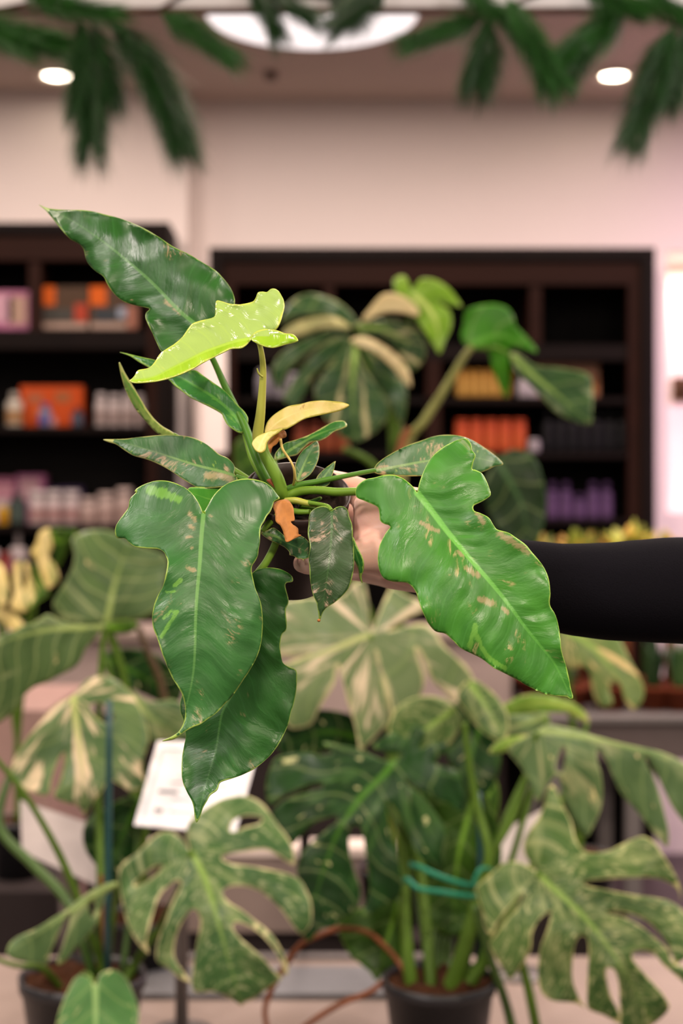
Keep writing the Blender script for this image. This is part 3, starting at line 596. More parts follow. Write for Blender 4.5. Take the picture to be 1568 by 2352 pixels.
# ragged leaf in the middle
L = blade('leaf', phil, [z3([(345,850),(400,828),(440,808),(480,830),(520,862),(560,902),(620,890),(670,875),(735,930),(760,1000),(725,1050),(690,1062),(688,1078),(675,1060),(640,1057),(605,1035),(575,1028),(572,1005),(558,985),(530,960),(480,935),(420,910),(375,880)])], z3([(350,850),(470,880),(580,940),(740,1010)]), LV, .975, .97, fold=.03, rip=3.7, rips=30, step=5, seed=18)
stem('petiole', [(602,1222,.975,7),(615,1205,.978,8),(632,1190,.985,8),(650,1165,.998,8)], m_pet, L)
# stub shoots on the crown and dry sheath
stem('shoot', [(655,1150,.995,7),(680,1150,.99,8),(705,1156,.987,7),(740,1162,.985,4)], m_petl, phil)
stem('shoot', [(660,1170,.998,7),(685,1176,.99,7.5),(712,1176,.985,6)], m_pet, phil)
stem('shoot', [(605,1222,.985,6),(620,1210,.987,8),(645,1185,.995,9)], m_pet, phil)
S = blade('dry_sheath', phil, [z3([(440,625),(470,600),(510,588),(560,588),(600,640),(610,700),(614,750),(585,760),(600,785),(622,800),(642,820),(645,860),(667,870),(620,892),(550,924),(535,880),(520,830),(500,790),(465,760),(460,700)])], z3([(530,590),(540,700),(575,820),(600,900)]), m_dry, .975, .95, fold=.12, rip=3.1, rips=25, step=5, seed=19)
S['label'] = 'dry brown sheath'
S = blade('dry_sheath', phil, [z3([(385,190),(395,140),(420,95),(470,60),(530,30),(548,80),(500,100),(470,140),(440,160),(430,190),(415,230),(395,215)])], z3([(400,210),(430,120),(535,50)]), m_dry, 1.002, 1.01, rip=3.1, rips=25, step=6, seed=20)
S['label'] = 'dry brown sheath'
S = blade('dry_sheath', phil, [z3([(390,430),(420,415),(450,425),(470,470),(500,520),(490,540),(460,500),(430,470)])], z3([(400,430),(440,460),(490,530)]), plain('red_brown', '#8a4320', .6), .998, .998, step=6, seed=21)
stem('aerial_root', [(644,1008,1.0,3.2),(649,1032,.998,3),(666,1057,.99,2.6),(675,1078,.988,2.6),(676,1100,.992,2.6),(672,1118,1.0,2.6)], m_root, phil, n=8)
tag(phil, 'potted philodendron with a lime green new leaf, held up by the hand', 'plant')
# ------------------------------------------------------------------ tables and displays
m_top = plain('pale_laminate', '#97867d', .5, .3, .05, 8)
m_side = plain('taupe_panel', '#8d7c74', .6, .3, .06, 8)
m_dark = plain('dark_stand_and_shade', '#2b2322', .7, .2, .1, 8)  # dark stands; on the low counter's base the colour stands in for shade
m_grey = plain('grey_metal', '#77716f', .4, .4, .06, 20, .3)
TZ = .68
t = empty('display_table', (0, 2.1, 0))
box_obj('tabletop', -1.15, 1.2, 1.62, 2.63, TZ - .035, TZ, m_top, t, .004)
box_obj('metal_rail', -.45, .2, 2.60, 2.63, TZ, TZ + .006, m_grey, t, .001)
for x in (-1.08, 1.13):
    for y in (1.69, 2.56): box_obj('leg', x - .025, x + .025, y - .025, y + .025, 0, TZ - .035, m_side, t)
tag(t, 'pale display table holding the potted variegated plants', 'table')
box_o = box_obj('tray', X(330, 2.45), X(1000, 2.45), 2.39, 2.535, TZ, TZ + .012, plain('grey_tray_plastic', '#77777a', .45, .4, .05, 20), None, .004)
tag(box_o, 'flat grey tray lying on the pale table between two pots', 'tray')
# low white display behind it
t = empty('display_counter', (X(720, 3.8), 3.8, 0))
box_obj('countertop', X(330, 3.6), X(1130, 3.6), 3.6, 3.7, Z(1968, 3.6), Z(1946, 3.6), plain('bright_edge', '#f0ddd2', .4), t, .003)
box_obj('front_panel', X(335, 3.62), X(1120, 3.62), 3.61, 3.69, Z(2138, 3.62), Z(1968, 3.6), m_side, t)
box_obj('base', X(350, 3.63), X(1100, 3.63), 3.63, 3.68, 0, Z(2138, 3.62), m_dark, t)  # dark strip imitating the shade under the counter
tag(t, 'low taupe counter with a bright white top edge behind the table', 'counter')
# long counter further back
t = empty('shop_counter', (X(500, 4.8), 4.8, 0))
box_obj('countertop', X(-300, 4.6), X(1180, 4.6), 4.58, 5.0, Z(1470, 4.6), Z(1452, 4.6), m_top, t, .003)
box_obj('front_panel', X(-295, 4.62), X(1175, 4.62), 4.62, 4.98, Z(1640, 4.62), Z(1470, 4.6), plain('mauve_panel', '#a5928c', .6), t)
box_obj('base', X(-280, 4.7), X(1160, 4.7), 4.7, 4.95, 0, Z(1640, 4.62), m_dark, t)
tag(t, 'long pale counter in front of the shelf units, behind the leaves', 'counter')
# table at the right with terracotta pots
t = empty('plant_table', (X(1500, 4.4), 4.4, 0)); RZ = Z(1646, 4.2)
box_obj('tabletop', X(1240, 4.2), X(2300, 4.2), 4.2, 4.75, RZ - .02, RZ, m_grey, t, .003)
box_obj('apron', X(1250, 4.2), X(2290, 4.2), 4.22, 4.73, Z(1745, 4.22), RZ - .02, plain('taupe_apron', '#574b48', .6), t)
for x in (1270, 1452, 1850, 2280):
    for y in (4.25, 4.70): box_obj('leg', X(x, 4.25) - .022, X(x, 4.25) + .022, y - .022, y + .022, 0, Z(1745, 4.22), m_grey, t)
tag(t, 'grey table with metal legs holding terracotta pots at the right', 'table')
# pinkish plinth at far left
tag(box_obj('plinth', X(-300, 3.4), X(110, 3.4), 3.4, 3.9, 0, Z(1630, 3.4), plain('pink_plinth', '#9c7d74', .6), None, .004), 'dull pink block plinth standing at the left edge behind the leaves', 'plinth')

# ------------------------------------------------------------------ sign cards
m_card = plain('card_white', '#f8f6fa', .3, .5, .02, 10); m_ink = plain('grey_ink', '#7c8088', .6); m_line = plain('card_line', '#aab0bc', .6)
def sign(corners, d_top, d_bot, post_px, post_base_z, label, text=(), dpost=None, mat=None):
    (x0, y0), (x1, y1), (x2, y2), (x3, y3) = corners    # TL, TR, BR, BL
    A, B, C_, D_ = P(x0, y0, d_top), P(x1, y1, d_top), P(x2, y2, d_bot), P(x3, y3, d_bot)
    n = (B - A).cross(D_ - A).normalized(); n = n if n.y < 0 else -n
    c = (A + B + C_ + D_) / 4; base = Vector((X(post_px, dpost or c.y), dpost or c.y, post_base_z))
    e = empty('sign_card', base)
    def quad(name, u0, u1, v0, v1, off, th, m):
        q = lambda u, v: (A * (1 - u) + B * u) * (1 - v) + (D_ * (1 - u) + C_ * u) * v
        bm = bmesh.new()
        f = [bm.verts.new(q(u, v) + n * off) for u, v in ((u0, v0), (u1, v0), (u1, v1), (u0, v1))]
        k = [bm.verts.new(v.co - n * th) for v in f]
        bm.faces.new(f); bm.faces.new(k[::-1])
        for i in range(4): bm.faces.new((f[i], k[i], k[(i + 1) % 4], f[(i + 1) % 4]))
        bmesh.ops.recalc_face_normals(bm, faces=bm.faces[:])
        return bm_obj(name, bm, m, e)
    quad('card', 0, 1, 0, 1, 0, .002, mat or m_card)
    if text:
        for a in ((.06, .075, .1, .97), (.06, .94, .1, .112), (.93, .942, .1, .97)): quad('border_line', a[0], a[1], a[2], a[3], .0008, .0006, m_line)
        for u0, u1, v0, v1 in text: quad('text_line', u0, u1, v0, v1, .0008, .0006, m_ink)
    bm = bmesh.new(); top = c - n * .012
    tube_bm(bm, [Vector((base.x, base.y, base.z + .004)), Vector((base.x, base.y, c.z - .06)), top], [.0105] * 3, 12); bmesh.ops.recalc_face_normals(bm, faces=bm.faces[:])
    bm_obj('post', bm, m_grey, e)
    bm = bmesh.new(); lathe(bm, [(.05, 0), (.05, .004), (.012, .008)], base, 28); bm_obj('base_plate', bm, m_grey, e)
    return tag(e, label, 'sign')
sign([(362, 1702), (597, 1708), (540, 1916), (308, 1894)], 2.29, 2.13, 417, TZ, 'white information card with grey print on a metal post behind the hanging leaf',
     [(.3, .55, .42, .43), (.24, .5, .49, .50), (.14, .34, .59, .62), (.4, .6, .6, .615), (.16, .24, .8, .84), (.3, .62, .82, .83), (.3, .5, .68, .69), (.6, .85, .3, .31), (.6, .8, .5, .51)], 2.24)
sign([(46, 1838), (246, 1905), (246, 2046), (50, 1956)], 2.5, 2.46, 150, TZ, 'blank pale card on a post behind the left plant stake', (), 2.52, plain('card_back', '#b9afab', .5))
sign([(1120, 1925), (1262, 1850), (1240, 2022), (1120, 2010)], 2.5, 2.46, 1190, TZ, 'blank pale card on a post left of the speckled right leaf', (), 2.52, plain('card_back_white', '#c4bbb6', .5))

# ------------------------------------------------------------------ variegated monsteras
def mlm(name, base, dark, var, lo, hi, seed, speck=None, slo=.55, shi=.62, **k):
    kw = dict(rib='#86a650', ribw=9, su=.06, sv=.004, radial=True, rough=.36, edge='#b9b878', edgew=1.5, sp=60, veinc='#9aae6c', veina=.22, trans=.15, bump=.25, spec=.16)
    kw.update(k)
    return leafmat(name, base, dark, kw.pop('rib'), kw.pop('ribw'), var, lo, hi, kw.pop('su'), kw.pop('sv'), seed, speck, slo, shi, **kw)
MS = mlm('monstera_speckled', '#4a6b3a', '#3a5a30', '#7a8e5a', .46, .68, 1.0, '#aeb686', .52, .70, sscale=.075, edge='#cfc894', edgew=2.4)
MS2 = mlm('monstera_heavily_speckled', '#4e6b34', '#3a562a', '#7d8d58', .46, .68, 2.0, '#b2b67e', .52, .68, sscale=.08, edge='#c2c080', edgew=2)
MD = mlm('monstera_deep_green', '#20421a', '#152e11', '#3a5c2a', .52, .66, 3.0, '#c2c48a', .63, .67, sscale=.03, rib='#43711f', edge='#587838', edgew=1.2)
MP = mlm('monstera_pale', '#74865a', '#5a7245', '#d9c9a8', .51, .64, 4.0, None, su=.09, rib='#b3bd78', edge='#c9c490', edgew=4)
MG = mlm('monstera_greyish', '#5c7548', '#48623a', '#98a070', .52, .66, 5.0, '#d3c68c', .64, .68, sscale=.02, su=.07, rib='#8fa460', edge='#9aa870')
MGV = mlm('monstera_veined', '#546c3e', '#435a32', '#8f9a68', .54, .70, 15.0, '#dac98c', .66, .70, sscale=.018, su=.07, rib='#9aae62', edge='#8a9a60', veinc='#8d9c62', veina=.6, sp=48)
MW = mlm('monstera_half_cream', '#62794a', '#48613a', '#d9c6a2', .50, .56, 6.0, None, su=.05, rib='#a9b56a')
MU = mlm('leaf_underside', '#38591a', '#2b4812', None, .6, .7, 7.0, None, rib='#6c9a2c', edge='#6f9030')
ML = mlm('monstera_lime', '#74983a', '#5f862c', '#b5bd6c', .58, .7, 8.0, None, rib='#a9c05a')
MY = mlm('monstera_yellow_cream', '#ecd894', '#d3bf70', '#6f8240', .56, .62, 9.0, None, su=.04, rib='#d9c88c', edge='#d6c07a')
MQ = mlm('monstera_quiet', '#507a42', '#426a38', '#d0cc90', .64, .68, 10.0, '#cfcf98', .63, .68, sscale=.03, rib='#86a866', edge='#c0cc90')
m_mpet = plain('monstera_petiole', '#4d6a20', .45, .2, .2, 40); m_mpd = plain('monstera_petiole_dark', '#3d5a20', .4, .4, .2, 40)
m_bpot = plain('black_pot', '#1d1d20', .4, .4, .1, 40); m_bark = plain('bark_mix', '#3d2415', .9, .1, .85, 70, bump=1.0)
m_stake = plain('stake_teal', '#1f4546', .4, .4, .1, 30); m_tie = plain('tie_ribbon', '#157a5c', .35, .5, .15, 60); m_twig = plain('brown_root', '#7a4526', .7, .3, .3, 60)
def pot(px, py, d, rpx, parent_name, label, cat='plant', z0=TZ, mat=None, soilmat=None, taper=.8):
    c = Vector((X(px, d), d, z0)); r = rpx / F * d; h = Z(py, d) - z0
    e = empty(parent_name, c, label=label, cat=cat)
    bm = bmesh.new(); lathe(bm, [(r * taper, 0), (r * .985, h * .86), (r * 1.03, h * .865), (r * 1.04, h), (r * .98, h), (r * .95, h * .9)], c, 40, close=False)
    bm.faces.new([v for v in bm.verts][:40][::-1]); bm_obj('pot', bm, mat or m_bpot, e)
    bm = bmesh.new(); rs = []; 
    for k in range(0, 9):
        rr = r * .955 * max(k, .05) / 8
        rs.append([bm.verts.new(c + Vector((rr * math.cos(a * math.pi / 18), rr * math.sin(a * math.pi / 18), h * .93 + .022 * mnoise.noise(Vector((rr * 45 * math.cos(a * math.pi / 18), rr * 45 * math.sin(a * math.pi / 18), px)))))) for a in range(36)])
    for a, b in zip(rs, rs[1:]):
        for i in range(36): bm.faces.new((a[i], b[i], b[(i + 1) % 36], a[(i + 1) % 36]))
    bm.faces.new(rs[0]); bm_obj('soil', bm, soilmat or m_bark, e)
    return e
z6 = lambda p: T(p, 2.24, 0, 1650)
zA = lambda p: T(p, 2.7606, 1000, 1650)
z7 = lambda p: T(p, 2.6133, 550, 1300)
zB5 = lambda p: T(p, 3.2667, 0, 1200)
zC = lambda p: T(p, 2.7606, 1000, 1100)

# left pot
m = pot(190, 2236, 2.1, 140, 'potted_monstera', 'speckled split leaf plant in a black pot with a teal stake, lower left')
stem('stake', [(251, 1610, 2.035, 7), (249, 1900, 2.04, 8), (246, 2270, 2.05, 9)], m_stake, m, 2, 12)
L = blade('leaf', m, [z6([(978,684),(962,640),(960,590),(966,550),(985,520),(1015,495),(1060,460),(1120,425),(1180,405),(1250,398),(1310,415),(1360,450),(1395,500),(1430,550),(1470,600),(1500,650),(1515,710),(1510,755),(1470,735),(1420,700),(1360,674),(1280,682),(1200,692),(1160,702),(1142,722),(1180,745),(1240,755),(1320,765),(1400,780),(1480,800),(1540,830),(1572,880),(1600,950),(1602,1050),(1570,1100),(1545,1110),(1500,1060),(1450,990),(1390,930),(1320,882),(1240,862),(1165,870),(1145,905),(1180,948),(1240,985),(1310,1040),(1380,1095),(1430,1160),(1470,1240),(1482,1300),(1462,1322),(1448,1262),(1410,1190),(1350,1120),(1280,1070),(1220,1050),(1198,1070),(1220,1115),(1280,1170),(1350,1230),(1400,1290),(1447,1337),(1380,1390),(1310,1440),(1258,1463),(1240,1478),(1210,1457),(1150,1422),(1090,1407),(1040,1412),(998,1405),(985,1350),(995,1270),(1010,1180),(1025,1100),(1030,1040),(1010,990),(985,985),(960,1012),(930,1060),(905,1130),(895,1200),(905,1250),(940,1300),(982,1358),(930,1340),(870,1290),(810,1250),(803,1190),(820,1120),(850,1050),(870,990),(900,920),(930,860),(915,835),(880,852),(830,900),(800,960),(780,1030),(765,1090),(752,1150),(766,1212),(720,1170),(680,1110),(650,1040),(630,960),(618,880),(610,790),(640,740),(700,700),(740,660),(790,610),(840,583),(890,588),(930,618),(962,662)])],
      z6([(984,690),(1040,790),(1080,900),(1115,1020),(1160,1180),(1240,1474)]), MS, 2.02, 1.93, bow=-25, fold=.02, curl=4, rip=14, rips=110, quilt=1.20, step=11, thick=.001, seed=31,
      holes=[z6([(1182,565),(1200,528),(1240,506),(1290,500),(1348,512),(1330,542),(1260,560),(1215,580),(1190,584)]), z6([(690,858),(730,808),(790,768),(838,758),(800,805),(740,848)])], wave=14)
stem('petiole', [(438, 1958, 2.02, 7), (425, 2010, 2.06, 7), (380, 2110, 2.10, 9), (325, 2190, 2.11, 10), (285, 2260, 2.1, 11)], m_mpet, L)
L = blade('leaf', m, [z6([(605,848),(570,843),(500,870),(420,920),(350,980),(270,1030),(190,1080),(100,1120),(50,1160),(35,1210),(70,1240),(140,1255),(238,1262),(260,1200),(290,1130),(325,1050),(350,1005),(366,1010),(348,1090),(325,1170),(294,1255),(322,1260),(380,1192),(450,1120),(500,1050),(525,970),(545,905),(580,880)])],
      z6([(600,852),(500,900),(380,985),(220,1090),(50,1200)]), MG, 1.98, 1.9, fold=.05, curl=5, rip=10, rips=90, step=10, seed=32, holes=[z6([(455,965),(472,940),(490,955),(487,1000),(470,1025)])], thick=.001)
stem('petiole', [(268, 2030, 1.98, 5), (264, 2080, 2.02, 6), (252, 2180, 2.08, 7), (240, 2250, 2.1, 8)], m_mpet, L)
L = blade('leaf', m, [z6([(486,1375),(470,1345),(425,1320),(385,1338),(350,1400),(320,1470),(300,1530),(290,1600),(310,1680),(400,1780),(480,1830),(600,1760),(690,1660),(712,1570),(710,1490),(680,1400),(650,1340),(610,1305),(560,1295),(515,1318),(497,1360)])],
      z6([(490,1378),(492,1500),(490,1650),(480,1828)]), MQ, 1.95, 1.88, bow=-6, fold=-.03, curl=5, rip=8, rips=90, step=10, seed=33, thick=.001)
stem('petiole', [(218, 2268, 1.95, 5), (205, 2240, 1.97, 6), (190, 2240, 2.04, 7), (182, 2262, 2.08, 8)], m_mpet, L)
L = blade('leaf', m, [[(168,1598),(130,1620),(100,1650),(60,1700),(28,1755),(34,1800),(70,1818),(110,1826),(118,1790),(132,1750),(147,1728),(146,1760),(136,1800),(126,1832),(178,1852),(196,1872),(214,1842),(236,1815),(248,1792),(275,1802),(302,1818),(332,1802),(324,1760),(342,1700),(332,1650),(310,1605),(280,1572),(240,1552),(200,1562)]],
      [(168,1600),(175,1660),(185,1740),(195,1868)], MW, 2.16, 2.08, bow=-20, fold=.06, curl=6, rip=14, rips=110, quilt=1.20, step=10, seed=34, holes=[[(204,1625),(225,1612),(250,1628),(262,1650),(248,1662),(222,1650)]], thick=.001, wave=12)
stem('petiole', [(166, 1605, 2.17, 6), (130, 1640, 2.22, 7), (60, 1720, 2.24, 7), (20, 1790, 2.24, 8), (0, 1900, 2.2, 11), (80, 1990, 2.16, 12), (160, 2080, 2.12, 12), (215, 2240, 2.1, 12)], m_mpd, L)
L = blade('leaf', m, [zB5([(792,768),(745,830),(690,890),(640,950),(600,1040),(540,1100),(440,1150),(350,1200),(260,1232),(180,1300),(130,1390),(0,1500),(-100,1520),(-200,1440),(-220,1200),(-120,950),(0,850),(100,815),(180,770),(250,755),(300,720),(360,690),(450,735),(550,765),(680,770)])],
      zB5([(790,770),(620,790),(400,800),(200,840),(0,900),(-210,1000)]), MGV, 2.2, 2.1, bow=-15, side=.1, fold=.05, curl=4, rip=14, rips=120, quilt=1.60, step=12, seed=35, thick=.001)
stem('petiole', [(240, 1438, 2.2, 6), (236, 1480, 2.2, 7), (228, 1600, 2.2, 7), (225, 1800, 2.18, 9), (232, 2050, 2.12, 10), (236, 2250, 2.1, 11)], m_mpet, L)
stem('petiole', [(-20, 1730, 2.0, 6), (60, 1830, 2.02, 7), (140, 1970, 2.05, 9), (200, 2120, 2.08, 9), (246, 2250, 2.1, 10)], m_mpet, m)
stem('petiole', [(-20, 2200, 1.98, 5), (40, 2218, 2.0, 6), (95, 2222, 2.02, 8), (140, 2270, 2.06, 8), (160, 2300, 2.08, 8)], m_mpet, m)
stem('aerial_root', [(232, 2010, 2.1, 4), (236, 2080, 2.1, 5), (238, 2160, 2.1, 5), (254, 2260, 2.1, 6)], m_twig, m)
L = blade('leaf', m, [[(205,1880),(250,1850),(300,1830),(330,1850),(325,1920),(300,2000),(275,2060),(240,2010),(200,1960),(190,1915)]], [(320,1840),(280,1920),(235,2010)], MD, 2.18, 2.16, fold=.06, rip=10, step=12, seed=36, thick=.001)
stem('petiole', [(318, 1842, 2.18, 5), (310, 1990, 2.16, 6), (280, 2250, 2.11, 8)], m_mpd, L)

# right pot
m = pot(1008, 2244, 2.1, 126, 'potted_monstera', 'split leaf plant in a black pot with teal tie ribbons, lower centre right')
L = blade('leaf', m, [zA([(642,982),(610,948),(560,922),(490,908),(420,926),(375,965),(300,1030),(255,1075),(268,1140),(298,1230),(308,1310),(350,1374),(382,1310),(440,1230),(500,1160),(548,1122),(560,1136),(520,1200),(440,1290),(380,1370),(343,1430),(370,1500),(430,1590),(472,1654),(530,1590),(575,1520),(605,1450),(610,1370),(645,1290),(700,1238),(732,1226),(722,1290),(700,1360),(670,1440),(655,1520),(648,1600),(655,1690),(680,1750),(740,1790),(830,1800),(900,1810),(948,1834),(920,1790),(880,1700),(865,1620),(870,1530),(880,1440),(908,1385),(945,1378),(966,1410),(970,1500),(965,1600),(960,1700),(963,1830),(1010,1862),(1060,1880),(1120,1912),(1164,1935),(1166,1870),(1120,1780),(1095,1700),(1080,1610),(1095,1582),(1135,1600),(1160,1680),(1165,1780),(1170,1880),(1180,1960),(1300,1970),(1380,1938),(1480,1840),(1440,1750),(1370,1670),(1300,1590),(1252,1530),(1250,1488),(1300,1470),(1380,1490),(1440,1560),(1500,1610),(1568,1670),(1640,1720),(1640,1620),(1580,1580),(1500,1540),(1470,1470),(1400,1400),(1300,1320),(1190,1262),(1100,1240),(1100,1226),(1200,1232),(1300,1262),(1380,1320),(1450,1400),(1500,1500),(1520,1558),(1600,1500),(1640,1350),(1568,1220),(1480,1160),(1400,1140),(1300,1125),(1150,1100),(1000,1072),(945,1055),(960,1032),(1100,1015),(1250,1010),(1380,1010),(1480,1042),(1540,1090),(1552,1160),(1545,1060),(1500,960),(1450,880),(1400,800),(1330,752),(1270,760),(1180,800),(1100,840),(1000,855),(930,835),(885,760),(862,660),(800,540),(750,430),(712,450),(685,560),(640,650),(590,720),(560,800),(570,870),(605,920),(645,974)])],
      zA([(650,985),(740,1070),(850,1170),(960,1280),(1080,1430),(1220,1640),(1380,1930)]), MS2, 1.98, 1.88, bow=-25, fold=.02, curl=3.5, rip=14, rips=120, quilt=1.20, step=12, seed=41, thick=.001, wave=14)
stem('petiole', [(1236, 2006, 1.98, 7), (1225, 2040, 2.02, 8), (1190, 2100, 2.06, 10), (1120, 2200, 2.1, 13), (1050, 2300, 2.1, 15), (1035, 2345, 2.1, 15)], m_mpet, L)
L = blade('leaf', m, [zA([(650,75),(560,125),(500,150),(458,200),(510,270),(560,340),(610,450),(650,527),(700,440),(748,372),(770,360),(790,400),(820,540),(870,650),(950,752),(1010,660),(1050,560),(1057,440),(1045,340),(1022,270),(1020,205),(1040,200),(1090,280),(1130,380),(1180,480),(1260,570),(1340,670),(1420,770),(1470,814),(1477,720),(1450,600),(1420,480),(1380,370),(1330,270),(1345,250),(1400,350),(1450,460),(1500,560),(1568,650),(1640,710),(1670,560),(1640,340),(1568,280),(1450,220),(1300,185),(1150,150),(1000,110),(900,75),(800,55),(720,40)])],
      zA([(640,80),(800,95),(1000,130),(1200,180),(1400,235),(1650,360)]), MG, 2.12, 2.0, bow=-15, side=-.14, fold=.04, curl=3, rip=12, rips=110, quilt=1.60, step=11, seed=42, holes=[zA([(805,180),(825,205),(815,310),(795,345),(758,322),(772,240)])], thick=.001, wave=10)
stem('petiole', [(1232, 1680, 2.12, 6), (1215, 1760, 2.13, 7), (1180, 1870, 2.12, 9), (1115, 1990, 2.11, 10), (1080, 2120, 2.1, 14), (1030, 2270, 2.1, 17), (975, 2352, 2.1, 18)], m_mpet, L)
L = blade('leaf', m, [z7([(940,1165),(860,1165),(760,1120),(680,1090),(600,1075),(500,1060),(560,1120),(480,1135),(400,1120),(300,1130),(215,1160),(170,1260),(160,1370),(190,1435),(260,1380),(350,1340),(430,1312),(500,1305),(490,1335),(430,1352),(330,1382),(250,1422),(196,1490),(215,1560),(260,1620),(320,1672),(380,1600),(450,1540),(520,1512),(580,1498),(585,1530),(540,1570),(450,1645),(380,1720),(345,1800),(350,1870),(372,1960),(340,2080),(405,2250),(480,2180),(560,2165),(600,2130),(700,2062),(725,1950),(692,1850),(665,1750),(655,1650),(668,1570),(700,1555),(735,1580),(750,1680),(765,1780),(780,1900),(775,1980),(735,2090),(770,2100),(850,2050),(950,1990),(978,1900),(962,1800),(940,1700),(910,1600),(885,1490),(885,1430),(925,1445),(980,1550),(1030,1650),(1080,1750),(1150,1800),(1205,1835),(1245,1700),(1240,1600),(1200,1520),(1130,1420),(1060,1352),(1000,1305),(1010,1290),(1080,1350),(1180,1400),(1260,1432),(1335,1485),(1360,1400),(1335,1300),(1320,1238),(1250,1208),(1170,1180),(1250,1090),(1180,1050),(1080,1100),(1120,1000),(1040,960),(1000,1040),(920,1000),(800,1080),(880,1120),(970,1130)])],
      z7([(930,1170),(850,1270),(740,1380),(650,1500),(580,1620),(520,1780),(450,2000),(405,2240)]), MD, 2.14, 2.02, bow=-20, fold=.03, curl=3, rip=16, rips=120, quilt=1.60, step=12, seed=43, thick=.001, wave=12)
stem('petiole', [(906, 1748, 2.15, 7), (922, 1800, 2.17, 8), (928, 1950, 2.15, 11), (930, 2100, 2.12, 13), (940, 2230, 2.1, 15), (962, 2352, 2.1, 18)], m_mpet, L)
L = blade('leaf', m, [z7([(790,395),(830,300),(880,180),(920,130),(1000,180),(1060,200),(1120,260),(1010,310),(890,385),(1000,362),(1100,345),(1180,400),(1220,470),(1290,540),(1360,600),(1405,690),(1385,780),(1335,862),(1290,830),(1230,755),(1165,700),(1130,640),(1100,560),(1060,495),(1085,570),(1112,680),(1090,770),(1040,860),(960,892),(918,897),(900,830),(870,700),(835,580),(815,510),(832,600),(862,680),(882,760),(888,930),(830,1010),(760,1080),(718,1122),(710,1050),(690,950),(652,830),(622,700),(588,600),(572,700),(520,790),(470,870),(430,950),(330,978),(290,960),(250,900),(180,800),(180,650),(300,575),(420,530),(300,545),(180,520),(160,350),(220,250),(300,205),(420,190),(540,185),(620,170),(680,110),(740,90),(770,200),(778,300)])],
      z7([(785,415),(700,440),(560,500),(420,550),(260,600),(180,640)]), MP, 2.3, 2.2, bow=-25, side=.15, fold=.05, curl=3, rip=14, rips=120, quilt=1.60, step=12, seed=44, thick=.001, wave=14)
stem('petiole', [(850, 1460, 2.3, 7), (860, 1520, 2.32, 8), (900, 1700, 2.28, 9), (960, 1960, 2.2, 11), (985, 2200, 2.12, 13), (990, 2280, 2.1, 14)], m_mpet, L)
z8 = lambda p: T(p, 2.6133, 550, 1700)
L = blade('leaf', m, [z8([(590,1100),(620,1060),(720,1010),(850,975),(960,930),(975,1100),(970,1320),(910,1362),(860,1402),(825,1445),(780,1390),(720,1340),(670,1300),(630,1230),(600,1160)])], z8([(965,950),(900,1150),(825,1440)]), MU, 2.2, 2.16, fold=.05, rip=10, rips=120, step=12, seed=45, thick=.001)
stem('petiole', [(919, 2064, 2.2, 6), (925, 2150, 2.17, 7), (945, 2280, 2.11, 8)], m_mpd, L)
L = blade('leaf', m, [z8([(1155,1060),(1180,960),(1280,930),(1420,930),(1440,1000),(1390,1060),(1340,1110),(1255,1160),(1185,1120)])], z8([(1400,940),(1320,1040),(1240,1150)]), MU, 2.24, 2.2, fold=.05, rip=8, step=12, seed=46, thick=.001)
stem('petiole', [(1086, 2060, 2.24, 5), (1080, 2160, 2.2, 6), (1050, 2280, 2.11, 7)], m_mpd, L)
# leaves filling the heart of the clump
for poly, rb, mt, dd, sd in (
    ([(1010,1640),(1060,1610),(1110,1620),(1135,1670),(1150,1740),(1130,1810),(1090,1830),(1050,1780),(1020,1720)], [(1120,1640),(1085,1720),(1080,1825)], MD, 2.26, 47),
    ([(1080,1800),(1110,1775),(1140,1795),(1145,1850),(1130,1920),(1100,1960),(1075,1940),(1065,1870)], [(1130,1790),(1110,1870),(1095,1955)], MU, 2.28, 48),
    ([(1080,1560),(1130,1590),(1165,1640),(1160,1700),(1120,1690),(1080,1650),(1050,1600)], [(1075,1565),(1120,1630),(1160,1700)], MS2, 2.22, 49),
    ([(660,1650),(720,1630),(800,1640),(850,1680),(830,1730),(760,1720),(690,1740),(640,1720)], [(840,1700),(750,1680),(645,1710)], MD, 2.27, 50),
    ([(900,1640),(960,1600),(1030,1610),(1060,1660),(1020,1720),(960,1740),(900,1720)], [(1040,1630),(970,1680),(905,1720)], MS2, 2.24, 51),
    ([(930,1880),(1000,1800),(1090,1800),(1140,1880),(1150,1990),(1110,2100),(1040,2150),(970,2090)], [(1090,1820),(1050,1980),(1040,2145)], MU, 2.22, 52)):
    L = blade('leaf', m, [poly], rb, mt, dd, dd - .05, fold=.06, rip=10, rips=90, step=12, seed=sd, thick=.001)
    b = rb[0]; stem('petiole', [(b[0], b[1], dd, 4), (b[0] + 5, b[1] + 60, dd + .03, 5), (.4 * b[0] + 600, .4 * b[1] + 1280, dd + .01, 6), (1000 + (sd % 7) * 8 - 20, 2260, 2.15, 7)], m_mpd, L)
L = blade('leaf', m, [zC([(345,1495),(450,1420),(560,1370),(700,1368),(820,1400),(900,1438),(962,1500),(972,1562),(930,1535),(850,1492),(740,1482),(620,1492),(500,1512),(400,1522)])], zC([(965,1550),(820,1440),(600,1420),(350,1500)]), ML, 2.32, 2.28, fold=.06, rip=6, step=11, seed=53, thick=.001)
stem('petiole', [(1348, 1660, 2.32, 5), (1320, 1760, 2.3, 7), (1240, 1950, 2.24, 9), (1140, 2150, 2.15, 10), (1050, 2280, 2.11, 11)], m_mpet, L)
L = blade('leaf', m, [zC([(370,1505),(500,1495),(610,1490),(700,1482),(725,1550),(690,1612),(560,1622),(450,1642),(385,1600)])], zC([(715,1500),(560,1550),(390,1590)]), MG, 2.24, 2.2, fold=.05, rip=8, step=11, seed=54, thick=.001)
